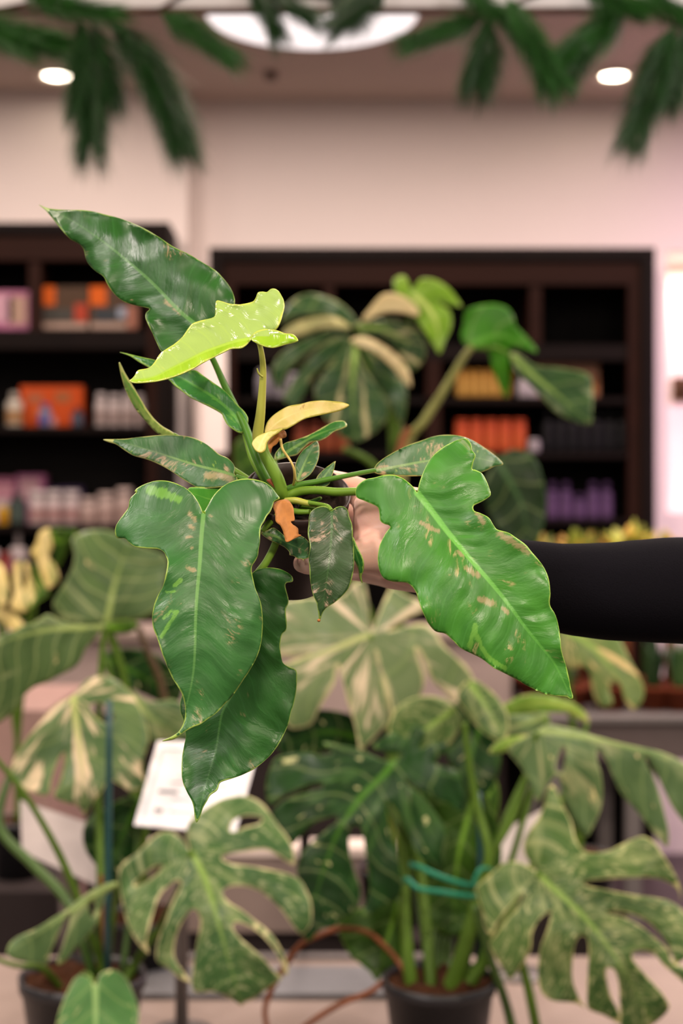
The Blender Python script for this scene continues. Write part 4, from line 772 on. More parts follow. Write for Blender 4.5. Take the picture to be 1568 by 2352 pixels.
stem('petiole', [(1258, 1645, 2.24, 5), (1225, 1740, 2.22, 6), (1130, 1960, 2.16, 7), (1060, 2270, 2.11, 8)], m_mpet, L)
L = blade('leaf', m, [zC([(338,1725),(420,1650),(520,1628),(625,1630),(560,1670),(490,1712),(380,1742)])], zC([(620,1632),(480,1675),(342,1728)]), ML, 2.15, 2.14, fold=.05, step=10, seed=55, thick=.001)
stem('petiole', [(1224, 1692, 2.15, 5), (1228, 1780, 2.16, 6), (1170, 1990, 2.13, 8), (1090, 2260, 2.1, 9)], m_mpet, L)
stem('petiole', [(1066, 1660, 2.12, 6), (1075, 1740, 2.12, 7), (1095, 1850, 2.12, 9), (1122, 1960, 2.1, 11), (1105, 2060, 2.1, 14), (1060, 2200, 2.1, 16), (1020, 2340, 2.1, 17)], m_mpet, m)
stem('petiole', [(1090, 2080, 2.06, 8), (1125, 2200, 2.07, 10), (1160, 2300, 2.09, 11), (1180, 2380, 2.1, 12)], m_mpd, m)
stem('petiole', [(1195, 2200, 2.08, 9), (1215, 2280, 2.09, 11), (1235, 2380, 2.1, 12)], m_mpet, m)
stem('stake', [(1098, 1820, 2.13, 7), (1104, 1950, 2.13, 8), (1100, 2260, 2.13, 9)], m_stake, m, 2, 12)
def ribbon(name, pts, mat, parent, wpx=6):
    bm = bmesh.new(); c = catmull([Vector(p) for p in pts], 6)
    tube_bm(bm, [P(v.x, v.y, v.z) for v in c], [wpx / F * 2.1] * len(c), 8, .3); bmesh.ops.recalc_face_normals(bm, faces=bm.faces[:])
    return bm_obj(name, bm, mat, parent)
ribbon('tie', [(918,2030,2.08),(935,2020,2.07),(960,2040,2.065),(1010,2048,2.06),(1060,2056,2.07),(1095,2058,2.09),(1108,2040,2.13),(1090,2030,2.16)], m_tie, m)
ribbon('tie', [(940,1985,2.10),(965,1992,2.08),(990,2004,2.07),(1030,2020,2.07),(1070,2032,2.08),(1095,2036,2.10),(1108,2020,2.13)], m_tie, m)
ribbon('tie', [(1085,2035,2.08),(1100,2000,2.08),(1120,1995,2.09),(1135,2006,2.1),(1120,2022,2.11)], m_tie, m, 5)
stem('aerial_root', [(772, 2132, 2.12, 6), (735, 2148, 2.12, 6), (690, 2170, 2.1, 7), (650, 2225, 2.1, 8), (620, 2280, 2.1, 7), (608, 2330, 2.1, 6), (625, 2400, 2.1, 6)], m_twig, m)
stem('aerial_root', [(885, 2250, 2.1, 7), (850, 2278, 2.09, 7), (790, 2302, 2.08, 7), (740, 2330, 2.08, 7), (690, 2365, 2.08, 6)], m_twig, m)
stem('aerial_root', [(772, 2132, 2.12, 6), (840, 2140, 2.16, 6), (900, 2190, 2.14, 6), (940, 2250, 2.1, 6)], m_twig, m)

# rear left plant
m = pot(330, 2100, 2.56, 95, 'potted_monstera', 'large pale veined plant at the left behind the speckled plant, pot hidden', mat=m_bpot)
L = blade('leaf', m, [zB5([(800,760),(700,772),(600,780),(500,765),(430,700),(400,600),(470,480),(540,350),(560,240),(540,130),(620,70),(760,55),(880,85),(980,150),(1100,190),(1210,230),(1260,310),(1240,450),(1200,640),(1100,712),(1000,745),(880,745)])],
      zB5([(795,765),(820,650),(850,500),(900,330),(960,170)]), MGV, 2.5, 2.56, bow=-10, side=.06, fold=.05, curl=4, rip=18, rips=110, quilt=2.80, sp=50, step=12, seed=61, thick=.001)
stem('petiole', [(244, 1432, 2.5, 6), (262, 1470, 2.52, 7), (300, 1620, 2.54, 8), (330, 1850, 2.55, 9), (330, 2110, 2.56, 10)], m_mpet, L)
L = blade('leaf', m, [zB5([(790,770),(900,735),(1000,742),(1035,770),(1010,810),(930,835),(830,830),(780,800)])], zB5([(790,780),(900,790),(1030,772)]), MU, 2.48, 2.48, rip=5, step=10, seed=62, thick=.001)
stem('petiole', [(242, 1440, 2.48, 5), (300, 1640, 2.52, 7), (335, 2110, 2.56, 9)], m_mpet, L)
L = blade('leaf', m, [[(300,1590),(345,1612),(400,1608),(440,1640),(430,1692),(385,1702),(352,1706),(330,1672),(312,1632)]], [(305,1592),(350,1650),(425,1690)], MG, 2.4, 2.36, fold=.05, rip=8, step=11, seed=63, thick=.001)
stem('petiole', [(305, 1592, 2.4, 5), (318, 1700, 2.46, 7), (338, 2110, 2.56, 9)], m_mpet, L)
L = blade('leaf', m, [[(240,1500),(300,1490),(370,1510),(420,1570),(400,1620),(340,1600),(280,1570),(240,1540)]], [(240,1510),(320,1550),(410,1610)], MD, 2.6, 2.58, rip=14, fold=.06, step=11, seed=64, thick=.001)
stem('petiole', [(245, 1512, 2.6, 5), (300, 1750, 2.58, 7), (325, 2110, 2.56, 9)], m_mpet, L)
stem('stem', [(318, 1440, 2.55, 7), (340, 1500, 2.55, 8), (372, 1580, 2.56, 9), (390, 1750, 2.56, 9), (345, 2110, 2.56, 10)], plain('woody_stem', '#4d3a1e', .6), m)
# yellow plant at far left
m = pot(40, 1880, 2.98, 60, 'potted_monstera', 'cream and yellow leaved plant at the left edge below the white tubs', z0=Z(1990, 2.98) - .02, mat=m_bpot)
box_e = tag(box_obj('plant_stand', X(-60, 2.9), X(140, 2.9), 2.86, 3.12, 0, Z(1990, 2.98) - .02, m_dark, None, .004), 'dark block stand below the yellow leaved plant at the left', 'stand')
zY = lambda p: T(p, 3.7333, 0, 1180)
for poly, rb, sd, mt in (
    (zY([(420,120),(340,160),(310,250),(260,340),(310,400),(350,520),(400,640),(470,600),(505,540),(470,440),(420,370),(455,280),(440,200)]), zY([(410,130),(370,320),(430,600)]), 71, MY),
    (zY([(130,420),(110,560),(120,680),(90,800),(180,850),(260,800),(330,690),(270,560),(240,420),(210,440),(230,560),(200,660),(180,560),(170,430)]), zY([(190,400),(150,600),(180,840)]), 72, MY),
    (zY([(-40,780),(20,790),(110,850),(190,930),(180,980),(90,1000),(20,920),(-60,870)]), zY([(-40,800),(80,900),(180,960)]), 73, MY),
    (zY([(420,150),(560,130),(660,150),(600,260),(520,420),(420,540),(460,380)]), zY([(430,180),(520,240),(600,160)]), 74, MU),
    (zY([(-80,420),(20,440),(70,600),(60,760),(-20,800),(-90,700)]), zY([(-60,430),(0,600),(40,780)]), 75, MY),
    (zY([(280,420),(340,560),(420,680),(320,760),(240,820),(330,640)]), zY([(290,440),(350,620),(280,790)]), 76, MU)):
    L = blade('leaf', m, [poly], rb, mt, 2.9, 2.86, fold=.05, curl=3, rip=14, rips=60, step=9, seed=sd, thick=.001)
    stem('petiole', [(rb[0][0], rb[0][1], 2.9, 4), (rb[0][0] * .6 + 16, rb[0][1] + 120, 2.94, 6), (40, 1700, 2.97, 7), (40 + sd % 5 * 4, 1890, 2.98, 7)], m_mpet, L)
# rear right plant with cream patches
m = pot(1330, 1960, 2.8, 80, 'potted_monstera', 'drooping cream patched leaf plant below the black sleeve', z0=Z(2060, 2.8), mat=m_bpot)
tag(box_obj('plant_stand', X(1230, 2.75), X(1430, 2.75), 2.7, 2.92, 0, Z(2060, 2.8), m_dark, None, .004), 'dark block stand behind the speckled right leaf', 'stand')
L = blade('leaf', m, [zC([(800,940),(900,950),(1000,970),(1100,990),(1165,1010),(1192,1060),(1232,1150),(1290,1250),(1322,1340),(1302,1420),(1250,1464),(1200,1402),(1172,1310),(1130,1285),(1100,1330),(1122,1420),(1060,1446),(1010,1392),(985,1300),(978,1230),(930,1185),(880,1205),(820,1185),(780,1100),(775,1000)])],
      zC([(820,960),(960,1040),(1080,1160),(1180,1300),(1255,1455)]), mlm('monstera_cream_patch', '#72844a', '#5b7340', '#d6bd82', .56, .62, 12.0, '#d9c48a', .70, .73, sscale=.012, su=.09, edge='#a9ae6a'), 2.72, 2.64, bow=-15, fold=.05, curl=4, rip=12, rips=100, step=11, seed=81, thick=.001)
stem('petiole', [(1297, 1448, 2.72, 6), (1305, 1560, 2.76, 7), (1325, 1780, 2.8, 9), (1330, 1970, 2.8, 10)], m_mpet, L)

# upper plant in front of the right shelf unit
m = pot(900, 1990, 3.05, 75, 'potted_monstera', 'tall variegated plant in the middle, in front of the right shelf unit', z0=Z(2120, 3.05), mat=m_bpot)
tag(box_obj('plant_stand', X(800, 3.0), X(1000, 3.0), 2.92, 3.18, 0, Z(2120, 3.05), m_dark, None, .004), 'dark block stand under the tall variegated plant', 'stand')
zU = lambda p: T(p, 1.96, 600, 620)
MUv = mlm('monstera_striped', '#31502a', '#23401c', '#aba678', .58, .66, 21.0, '#c9bd90', .64, .70, sscale=.03, su=.08, edge='#8a935e')
L = blade('leaf', m, [zU([(432,250),(400,190),(320,132),(210,108),(130,148),(88,235),(160,205),(260,202),(350,218),(400,255)]),
                      zU([(400,250),(320,210),(200,222),(105,268),(105,312),(200,285),(300,258),(385,268)]),
                      zU([(385,262),(300,268),(180,318),(80,388),(48,470),(84,545),(112,470),(170,402),(250,342),(350,305),(400,290)]),
                      zU([(350,300),(260,355),(190,430),(130,520),(98,580),(150,615),(192,560),(232,480),(300,420),(370,380),(410,320)]),
                      zU([(410,310),(340,395),(270,480),(238,560),(280,650),(350,742),(430,773),(520,722),(572,650),(560,580),(500,500),(450,420),(430,330)]),
                      zU([(430,330),(450,420),(500,500),(545,560),(592,630),(632,695),(655,580),(640,500),(580,420),(510,360),(460,320)])],
      zU([(430,270),(420,400),(410,550),(425,770)]), [MUv, mlm('monstera_cream_lobe', '#bfb27e', '#8f9a60', '#6f8048', .5, .6, 27.0, edge='#9a9a60')], 3.06, 3.0, poly_mat=(0, 1, 0, 0, 0, 0), bow=-10, fold=.04, curl=8, rip=14, rips=60, step=9, seed=91, poly_off=(.02,-.015,.012,-.008,-.03,.03), thick=.001)
stem('petiole', [(820, 758, 3.06, 6), (850, 790, 3.1, 7), (905, 880, 3.12, 9), (915, 1000, 3.1, 10), (905, 1400, 3.07, 11), (900, 2000, 3.05, 12)], m_mpet, L)
L = blade('leaf', m, [zU([(400,318),(450,300),(520,322),(600,375),(660,445),(674,525),(640,500),(580,430),(500,365),(440,345)]), zU([(455,218),(490,170),(540,115),(590,104),(650,124),(702,170),(707,208),(650,197),(580,190),(520,206),(475,232)])],
      zU([(410,320),(520,350),(600,410),(672,522)]), mlm('monstera_cream', '#d6c494', '#c9b784', '#c0b070', .6, .7, 22, None, edge='#c9bb84', rib='#ddd0a4'), 3.02, 2.98, rip=5, step=9, seed=92, thick=.001)
stem('petiole', [(812, 785, 3.02, 4), (850, 850, 3.06, 6), (900, 1000, 3.1, 8), (902, 1900, 3.06, 8)], m_mpet, L)
L = blade('leaf', m, [zU([(420,240),(520,225),(620,232),(700,272),(737,330),(732,400),(682,455),(640,400),(600,345),(540,300),(460,280)])], zU([(425,260),(560,270),(720,370)]), MUv, 3.05, 3.03, fold=.06, rip=8, step=9, seed=93, thick=.001)
stem('petiole', [(820, 750, 3.05, 4), (860, 860, 3.1, 6), (908, 1000, 3.1, 8), (904, 1900, 3.06, 8)], m_mpet, L)
m_l2 = mlm('monstera_young_lime', '#729a28', '#5f8622', '#a9bd5c', .58, .7, 23, None, rib='#b3c46a', edge='#8fae4a')
L = blade('leaf', m, [zU([(602,95),(596,45),(640,26),(664,58),(675,90),(700,62),(722,40),(780,44),(840,80),(880,130),(900,164),(850,156),(800,150),(850,190),(853,260),(825,322),(802,378),(770,332),(738,280),(700,230),(680,180),(660,140),(625,115)])],
      zU([(690,120),(750,170),(790,250),(802,372)]), m_l2, 3.02, 2.96, fold=.1, rip=8, rips=40, step=8, seed=94, thick=.001)
stem('petiole', [(952, 681, 3.02, 5), (940, 740, 3.06, 6), (935, 850, 3.1, 7), (915, 1000, 3.1, 8), (908, 1900, 3.06, 8)], m_mpet, L)
L = blade('leaf', m, [zU([(910,250),(915,200),(940,172),(1000,157),(1060,155),(1110,175),(1137,220),(1142,250),(1190,300),(1230,348),(1238,372),(1180,357),(1120,348),(1112,430),(1117,500),(1102,575),(1070,520),(1040,440),(1020,372),(960,348),(920,340),(898,300)])],
      zU([(950,335),(1030,300),(1100,300),(1235,368)]), mlm('monstera_fresh_green', '#3c7f10', '#2f6a0c', None, .6, .7, 24, None, rib='#5f9f34', edge='#5a9a30'), 3.0, 3.04, fold=.08, rip=8, rips=50, step=8, seed=95, thick=.001)
stem('petiole', [(1085, 795, 3.0, 7), (1065, 820, 3.01, 8), (1020, 895, 3.04, 9), (975, 965, 3.06, 10), (930, 1040, 3.08, 11), (912, 1300, 3.07, 12), (902, 2000, 3.05, 12)], plain('petiole_olive', '#8a8e4a', .45), L)
L = blade('leaf', m, [zU([(1118,378),(1160,384),(1230,430),(1320,440),(1420,455),(1482,480),(1492,560),(1487,650),(1482,694),(1400,677),(1330,642),(1270,582),(1210,522),(1150,462)])], zU([(1120,382),(1230,480),(1340,570),(1480,690)]), mlm('monstera_dusky', '#2f5026', '#274420', '#8d9a74', .52, .66, 25, '#a5ad80', .66, .74, sscale=.03, edge='#8a9a66'), 2.98, 2.92, fold=.08, rip=6, step=9, seed=96, thick=.001)
stem('petiole', [(1172, 815, 2.98, 4), (1140, 800, 2.99, 5), (1110, 800, 3.0, 5), (1085, 800, 3.01, 6)], m_mpet, L)
L = blade('leaf', m, [T([(640,1110),(680,1040),(720,990),(780,963),(850,985),(890,1040),(915,1120),(928,1220),(912,1320),(880,1402),(830,1432),(750,1382),(680,1302),(640,1200)], 2.0417, 800, 560)], T([(690,1010),(760,1120),(820,1250),(840,1430)], 2.0417, 800, 560), mlm('monstera_dark', '#22381a', '#1b2e15', None, .6, .7, 26, None, rib='#3f6035', edge='#3f5f38'), 2.9, 2.88, fold=.05, rip=8, step=10, seed=97, thick=.001)  # dark green leaf colour
stem('petiole', [(1138, 1055, 2.9, 5), (1090, 1040, 2.95, 6), (1010, 1100, 3.02, 8), (930, 1300, 3.06, 9), (906, 1990, 3.05, 10)], m_mpet, L)
stem('petiole', [(790, 1030, 3.0, 7), (860, 1072, 3.02, 8), (905, 1180, 3.05, 9), (900, 1990, 3.05, 10)], m_mpet, m)
stem('aerial_root', [(940, 985, 3.06, 8), (920, 1030, 3.06, 10), (905, 1200, 3.06, 9), (898, 1990, 3.05, 10)], plain('moss_pole', '#8f5730', .8), m)
L = blade('leaf', m, [[(540,1020),(570,1000),(600,1020),(620,1070),(600,1110),(560,1110),(540,1070)]], [(600,1030),(570,1060),(545,1075)], MU, 3.0, 3.0, step=10, seed=98, thick=.001)
stem('petiole', [(600, 1030, 3.0, 4), (720, 1200, 3.02, 6), (880, 1500, 3.05, 8), (895, 1990, 3.05, 9)], m_mpet, L)

# ------------------------------------------------------------------ terracotta pots on the right table
m_terra = plain('terracotta', '#5e2810', .8, .2, .12, 40)
def spiky(px, d, top, label, base, tipc, n, spread, group=None, cane=0.0, wpx=16, seed=0, rp=46, name='potted_spiky_plant'):
    rnd = random.Random(seed); hp = .075
    c = Vector((X(px, d), d, RZ)); r = rp / F * d
    e = empty(name, c, label=label, cat='plant', group=group)
    bm = bmesh.new(); lathe(bm, [(r * .72, 0), (r * .95, hp * .8), (r * 1.08, hp * .8), (r * 1.08, hp), (r * .95, hp), (r * .9, hp * .9)], c, 28, close=False); bm.faces.new([v for v in bm.verts][:28][::-1]); bm_obj('pot', bm, m_terra, e)
    bm = bmesh.new(); lathe(bm, [(r * .92, hp * .86), (r * .5, hp * .92)], c, 24); bm_obj('soil', bm, m_bark, e)
    zc = RZ + hp * .9 + cane
    if cane:
        bm = bmesh.new(); lathe(bm, [(.014, hp * .85), (.012, hp * .9 + cane)], c, 12); bm_obj('cane', bm, m_twig, e)
    H = Z(top, d) - zc
    mt = plain(name + '_leaf', base, .4, .4, .25, 14); mt2 = plain(name + '_leaf_tip', tipc, .4, .4, .2, 14)
    for i in range(n):
        a = rnd.uniform(0, 6.283); lean = rnd.uniform(.1, 1) * spread; h = H * rnd.uniform(.7, 1.0) * (1 - .25 * lean); wd = wpx / F * d * rnd.uniform(.7, 1.1)
        dirv = Vector((math.cos(a), math.sin(a), 0)); sidev = Vector((-math.sin(a), math.cos(a), 0))
        bm = bmesh.new(); prev = None
        for k in range(8):
            t = k / 7; p = Vector((c.x, c.y, zc - .005)) + dirv * (.012 + h * lean * (t ** 1.6)) + Vector((0, 0, h * (t - .35 * lean * t * t)))
            ww = wd * (math.sin(math.pi * min(1, .18 + t * .82)) ** .7) * .5 + .0004
            row = [bm.verts.new(p - sidev * ww + dirv * ww * .3), bm.verts.new(p), bm.verts.new(p + sidev * ww + dirv * ww * .3)]
            if prev:
                for j in range(2): bm.faces.new((prev[j], prev[j + 1], row[j + 1], row[j])).smooth = True
            prev = row
        o = bm_obj('leaf_blade', bm, mt if i % 3 else mt2, e)
        s = o.modifiers.new('thick', 'SOLIDIFY'); s.thickness = .0015; s.offset = 0
    return e
spiky(1440, 4.55, 1172, 'tall yellow green spiky plant just above the middle of the sleeve', '#a3a838', '#e0b65a', 30, .9, cane=.36, wpx=40, seed=1)
spiky(1330, 4.5, 1195, 'yellow tipped spiky plant above the sleeve near the leaf', '#858f30', '#d9aa50', 24, .95, cane=.38, wpx=34, seed=2)
spiky(1535, 4.5, 1200, 'yellow green spiky plant at the right edge above the sleeve', '#858f38', '#d9b25c', 22, .95, cane=.38, wpx=32, seed=3)
spiky(1230, 4.6, 1200, 'darker spiky plant peeking out by the big leaf edge', '#6a7a2a', '#b8984a', 16, .8, cane=.36, wpx=28, seed=4)
spiky(1500, 4.36, 1440, 'dark green upright plant in terracotta below the sleeve', '#1f381a', '#2c4522', 13, .3, wpx=26, seed=5)
spiky(1562, 4.34, 1450, 'dark green upright plant in terracotta at the right edge', '#2c4a26', '#44602f', 13, .3, wpx=26, seed=6)
spiky(1400, 4.36, 1470, 'dark green upright plant in terracotta behind the cream patched leaf', '#2c4a26', '#3d5a30', 12, .35, wpx=24, seed=7)
spiky(1300, 4.34, 1500, 'small dark plant in terracotta left of the cream patched leaf', '#2a4524', '#3d5a30', 11, .4, wpx=24, seed=8)
e = empty('orange_flower_pot', P(700, 1740, 2.66))
tag(e, 'small orange pot glimpsed between the centre leaves on a stand', 'pot')
zb = Z(1742, 2.66)
bm = bmesh.new(); lathe(bm, [(.018, 0), (.025, .042), (.027, .042), (.027, .052), (.022, .052)], (X(700, 2.66), 2.66, zb), 24); bm_obj('body', bm, plain('orange_glaze', '#d2601c', .4), e)
bm = bmesh.new(); lathe(bm, [(.02, .05), (.01, .054)], (X(700, 2.66), 2.66, zb), 20); bm_obj('soil', bm, m_bark, e)
bm = bmesh.new(); lathe(bm, [(.05, 0), (.05, .01), (.01, .015), (.01, zb - .01), (.03, zb)], (X(700, 2.66), 2.66, 0), 20)
tag(bm_obj('pot_stand', bm, m_dark), 'thin dark stand under the small orange pot', 'stand')
# ------------------------------------------------------------------ pine garland on the beam
m_needle = [plain('pine_needles', '#27591d', .5, .25, .35, 20), plain('pine_needles_dark', '#1d4418', .5, .25, .3, 20)]
m_vine = plain('brown_vine', '#4a3020', .7, .3, .2, 40)
def sprig(parent, pts, halfw, d, n, seed, mat=0, tail=.6):
    """core polyline in px; needles of a conifer spray around it"""
    rnd = random.Random(seed)
    core = [P(v.x, v.y, d) for v in catmull([Vector((x, y, 0)) for x, y in pts], 8)]
    ln = halfw * 1.35 / F * d; n = int(n * 2.3)
    bm = bmesh.new(); tube_bm(bm, core, [.0022] * len(core), 6)
    m = len(core)
    for i in range(n):
        t = (rnd.random() ** .85) * .98; k = min(int(t * (m - 1)), m - 2); f = t * (m - 1) - k
        p = core[k].lerp(core[k + 1], f); ax = (core[k + 1] - core[k]).normalized()
        u = ax.cross(Vector((rnd.uniform(-1, 1), rnd.uniform(-1, 1), rnd.uniform(-1, 1)))).normalized()
        sp = rnd.uniform(.30, .75) * (1 - tail * .5 * t)
        L = ln * 1.55 * rnd.uniform(.7, 1.15)
        q = p + (ax * math.cos(sp) + u * math.sin(sp)) * L + Vector((0, 0, -.12 * L))
        mid = p.lerp(q, .55) + u * L * .04
        s = u.cross(ax) * .0010; s2 = ax.cross(s).normalized() * .0010
        a = [bm.verts.new(p + v) for v in (s, s2, -s)]; b = [bm.verts.new(mid + v) for v in (s, s2, -s)]; c = bm.verts.new(q)
        for j in range(3):
            bm.faces.new((a[j], a[(j + 1) % 3], b[(j + 1) % 3], b[j])); bm.faces.new((b[j], b[(j + 1) % 3], c))
    return bm_obj('sprig', bm, m_needle[mat], parent)
def garland(name, vine, sprigs, label, d=3.072):
    e = empty(name, P(vine[0][0], vine[0][1], d)); v = catmull([Vector((x, y, 0)) for x, y in vine], 8)
    bm = bmesh.new(); tube_bm(bm, [P(p.x, p.y, d + .0) for p in v], [.0045] * len(v), 8); bmesh.ops.recalc_face_normals(bm, faces=bm.faces[:]); bm_obj('vine', bm, m_vine, e)
    for i, s in enumerate(sprigs): sprig(e, s[0], s[1], d - .02 * (i % 3) - .012, s[2], hash(name) % 97 if False else len(name) * 13 + i, s[3])
    return tag(e, label, 'garland')
garland('pine_garland', [(-120,40),(0,20),(90,8),(170,40),(260,32),(360,22),(400,0),(470,-40)],
        [([(-60,60),(10,72),(105,92)], 52, 330, 0), ([(180,45),(198,120),(206,220),(208,290)], 62, 330, 1), ([(200,60),(185,140),(172,240)], 40, 130, 1), ([(255,45),(320,120),(370,210),(402,290)], 62, 520, 1),
         ([(370,30),(430,62),(515,118)], 38, 300, 0), ([(40,-30),(120,0),(240,30)], 45, 240, 0), ([(210,50),(240,130),(250,200)], 50, 160, 1), ([(-80,20),(-20,60),(40,90)], 45, 160, 0)],
        'pine garland of dense drooping green sprigs at the upper left')
garland('pine_garland', [(560,-40),(620,-5),(700,-10),(800,-6),(880,-40)],
        [([(570,-40),(600,0),(628,55)], 40, 150, 1), ([(620,-20),(660,5),(700,28)], 34, 110, 1), ([(890,-50),(850,-5),(790,40)], 45, 190, 1), ([(760,-40),(780,-10),(800,20)], 40, 110, 1)],
        'sparse pine garland in front of the round glowing light')
garland('pine_garland', [(1030,-30),(1110,10),(1140,30),(1200,0),(1300,-25),(1440,-10),(1490,20),(1530,50),(1600,60)],
        [([(1110,40),(1050,58),(955,90)], 38, 260, 0), ([(1120,40),(1115,90),(1105,140)], 56, 300, 1), ([(1165,-10),(1200,60),(1262,165)], 48, 330, 0), ([(1440,-5),(1380,60),(1290,135)], 52, 420, 0),
         ([(1200,40),(1230,110),(1245,170)], 40, 110, 0), ([(1545,60),(1515,140),(1462,280)], 58, 440, 1), ([(1600,40),(1570,110),(1545,190)], 50, 260, 1), ([(1060,-40),(1100,0),(1150,30)], 40, 180, 0), ([(1330,-40),(1400,0),(1440,10)], 40, 180, 0), ([(1480,-40),(1530,10),(1580,30)], 45, 160, 0), ([(1380,80),(1350,120),(1320,170)], 36, 80, 1)],
        'pine garland with thick hanging sprigs at the upper right')

# ------------------------------------------------------------------ person reaching in from the right
m_skin = NT('skin')
sk = m_skin.noise(None, 60, 4); sk2 = m_skin.noise(None, 14, 3)
m_skin.bump(m_skin.noise(None, 420, 4), .15, .0006)
cs = m_skin.mix(m_skin.ss(sk2, .35, .7), lin('#f3cbba'), lin('#eab5a2'))
skin = m_skin.set(Base_Color=m_skin.mix(m_skin.math('MULTIPLY', sk, .25), cs, lin('#e3ab97')), Roughness=.5, Specular_IOR_Level=.35, Subsurface_Weight=.15, Subsurface_Scale=.006)
m_slv = plain('black_knit', '#0d0c11', .95, .08, .3, 900, bump=.2)
def capsule(bm, a, b, ra, rb, n=14):
    """tapered closed capsule between two points"""
    ax = b - a; L = ax.length; q = ax.to_track_quat('Z', 'Y').to_matrix()
    prof = [(ra * math.sin(t), -ra * math.cos(t)) for t in (.05, .5, 1.0, 1.4)] + [(rb * math.cos(t), L + rb * math.sin(t)) for t in (0.0, .4, .9, 1.35, 1.52)]
    lathe(bm, prof, a, n, q)
def chain(bm, pts):
    v = [(P(x, y, d), r * .001) for x, y, d, r in pts]
    for (a, ra), (b, rb) in zip(v, v[1:]): capsule(bm, a, b, ra, rb)
bm = bmesh.new()
chain(bm, [(2150,1400,1.12,38), (1700,1362,1.07,33), (1400,1358,1.045,27), (1225,1330,1.037,21.5), (1090,1300,1.03,21)])
chain(bm, [(2150,1400,1.12,38), (2350,1050,1.24,44), (2500,700,1.36,50)])           # upper arm
for off in (-14, 14): chain(bm, [(1210,1326 + off * .4,1.037,20), (1090,1296 + off * 1.4,1.03,20), (1000,1270 + off * 2.2,1.025,20)])
chain(bm, [(1090,1290,1.03,23), (1000,1230,1.03,19), (920,1180,1.035,16), (850,1142,1.043,12.5), (785,1112,1.050,9.8), (730,1098,1.057,8.6), (702,1100,1.060,7.6)])   # index
chain(bm, [(1090,1290,1.03,22), (980,1260,1.04,19), (905,1225,1.05,16), (840,1190,1.072,12), (770,1172,1.092,9.8), (715,1176,1.100,8.6), (690,1182,1.100,7.8)])      # middle
chain(bm, [(1090,1300,1.035,22), (980,1290,1.045,18), (905,1275,1.06,14), (840,1255,1.085,11), (770,1245,1.103,9.2), (715,1248,1.108,8.2), (695,1254,1.106,7.4)])    # ring
chain(bm, [(1090,1310,1.035,20), (980,1318,1.045,16), (905,1318,1.06,12.5), (845,1312,1.085,9.6), (785,1308,1.104,8.2), (735,1310,1.108,7.2), (715,1314,1.106,6.6)]) # little
chain(bm, [(1060,1300,1.02,22), (985,1292,1.005,22), (920,1278,.995,20), (868,1270,.989,16), (812,1282,.984,11.5), (752,1290,.984,10), (712,1293,.992,9), (694,1294,.996,7.8)])   # thumb
chain(bm, [(960,1230,1.01,18), (890,1215,1.01,16), (852,1185,1.02,12.5)])      # web between thumb and index
chain(bm, [(930,1260,1.015,18), (872,1230,1.012,15), (842,1195,1.02,11)])
chain(bm, [(960,1260,1.03,22), (900,1230,1.03,19), (856,1190,1.035,14)])
chain(bm, [(940,1200,1.025,17), (875,1165,1.03,14), (838,1150,1.038,11)])
chain(bm, [(930,1250,1.01,19), (868,1248,1.005,14), (838,1225,1.012,10)])
for y in (1165, 1200, 1235, 1268): chain(bm, [(990, y + 20, 1.02, 20), (910, y + 5, 1.004, 18), (850, y, 1.006, 13)])
per = empty('person', P(2400, 1400, 1.2) * 1.0)
hb = bm_obj('tmp', bm)
r = hb.modifiers.new('r', 'REMESH'); r.mode = 'VOXEL'; r.voxel_size = .0022; r.use_smooth_shade = True
s = hb.modifiers.new('s', 'SMOOTH'); s.factor = .5; s.iterations = 16
dg = bpy.context.evaluated_depsgraph_get(); dg.update()
me = bpy.data.meshes.new_from_object(hb.evaluated_get(dg)); me.name = 'arm_and_hand'
bpy.data.objects.remove(hb)
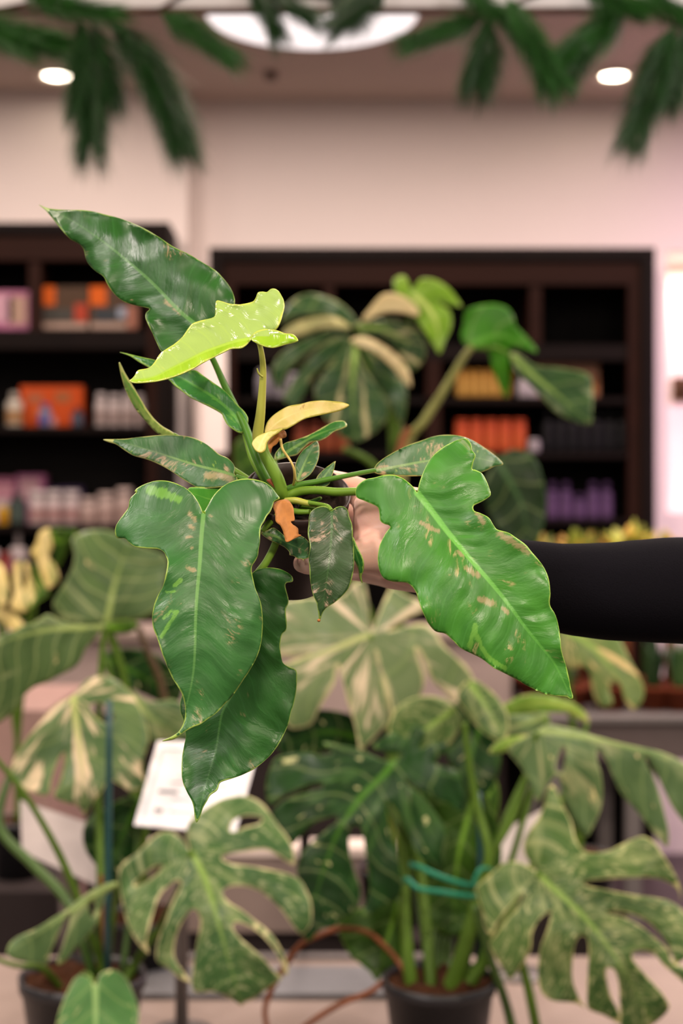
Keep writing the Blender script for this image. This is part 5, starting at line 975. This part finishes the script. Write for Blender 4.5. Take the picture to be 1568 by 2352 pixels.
for m_ in list(me.materials): pass
me.materials.clear()
link_mesh('arm_and_hand', me, skin, per, True)
# thumb nail
bm = bmesh.new(); bmesh.ops.create_uvsphere(bm, u_segments=14, v_segments=8, radius=1); bmesh.ops.scale(bm, vec=(.0058, .0014, .0048), verts=bm.verts)
bmesh.ops.translate(bm, verts=bm.verts, vec=P(700, 1290, .9885)); bm_obj('thumb_nail', bm, plain('nail', '#d9a79a', .3), per, True)
# sleeve: an oval knit tube with soft folds, open at the cuff
sp = catmull([Vector(v) for v in ((1150,1318,1.036),(1225,1336,1.038),(1300,1352,1.04),(1400,1358,1.045),(1490,1357,1.052),(1570,1356,1.06),(1700,1362,1.075),(1900,1385,1.1),(2150,1400,1.125),(2280,1250,1.19),(2400,960,1.28),(2520,680,1.38))], 8)
sr = catmull([Vector((v, 0, 0)) for v in (78,88,98,107,113,117,122,130,140,148,158,165)], 8)
bm = bmesh.new(); rings = []; n = 48
P3 = [P(v.x, v.y, v.z) for v in sp]
for i, p in enumerate(P3):
    t = (P3[min(i + 1, len(P3) - 1)] - P3[max(i - 1, 0)]).normalized(); a = t.cross(Vector((0, 1, 0))).normalized(); b = a.cross(t)
    r0 = sr[i].x / F * sp[i].z
    ring = []
    for k in range(n):
        th = 2 * math.pi * k / n; c_ = p + a * (r0 * math.cos(th)) + b * (r0 * .92 * math.sin(th))
        w_ = 1 + .018 * mnoise.noise(c_ * 22 + Vector((0, 0, 3))) + .008 * mnoise.noise(c_ * 60)
        ring.append(bm.verts.new(p + (c_ - p) * w_))
    rings.append(ring)
for a, b in zip(rings, rings[1:]):
    for k in range(n): bm.faces.new((a[k], b[k], b[(k + 1) % n], a[(k + 1) % n])).smooth = True
bm.faces.new(rings[-1])
bmesh.ops.recalc_face_normals(bm, faces=bm.faces[:])
so = bm_obj('sleeve', bm, m_slv, per); mo = so.modifiers.new('thick', 'SOLIDIFY'); mo.thickness = .0018; mo.offset = 1
tag(per, 'person in a black sleeve, arm outstretched from the right, holding the pot', 'person')
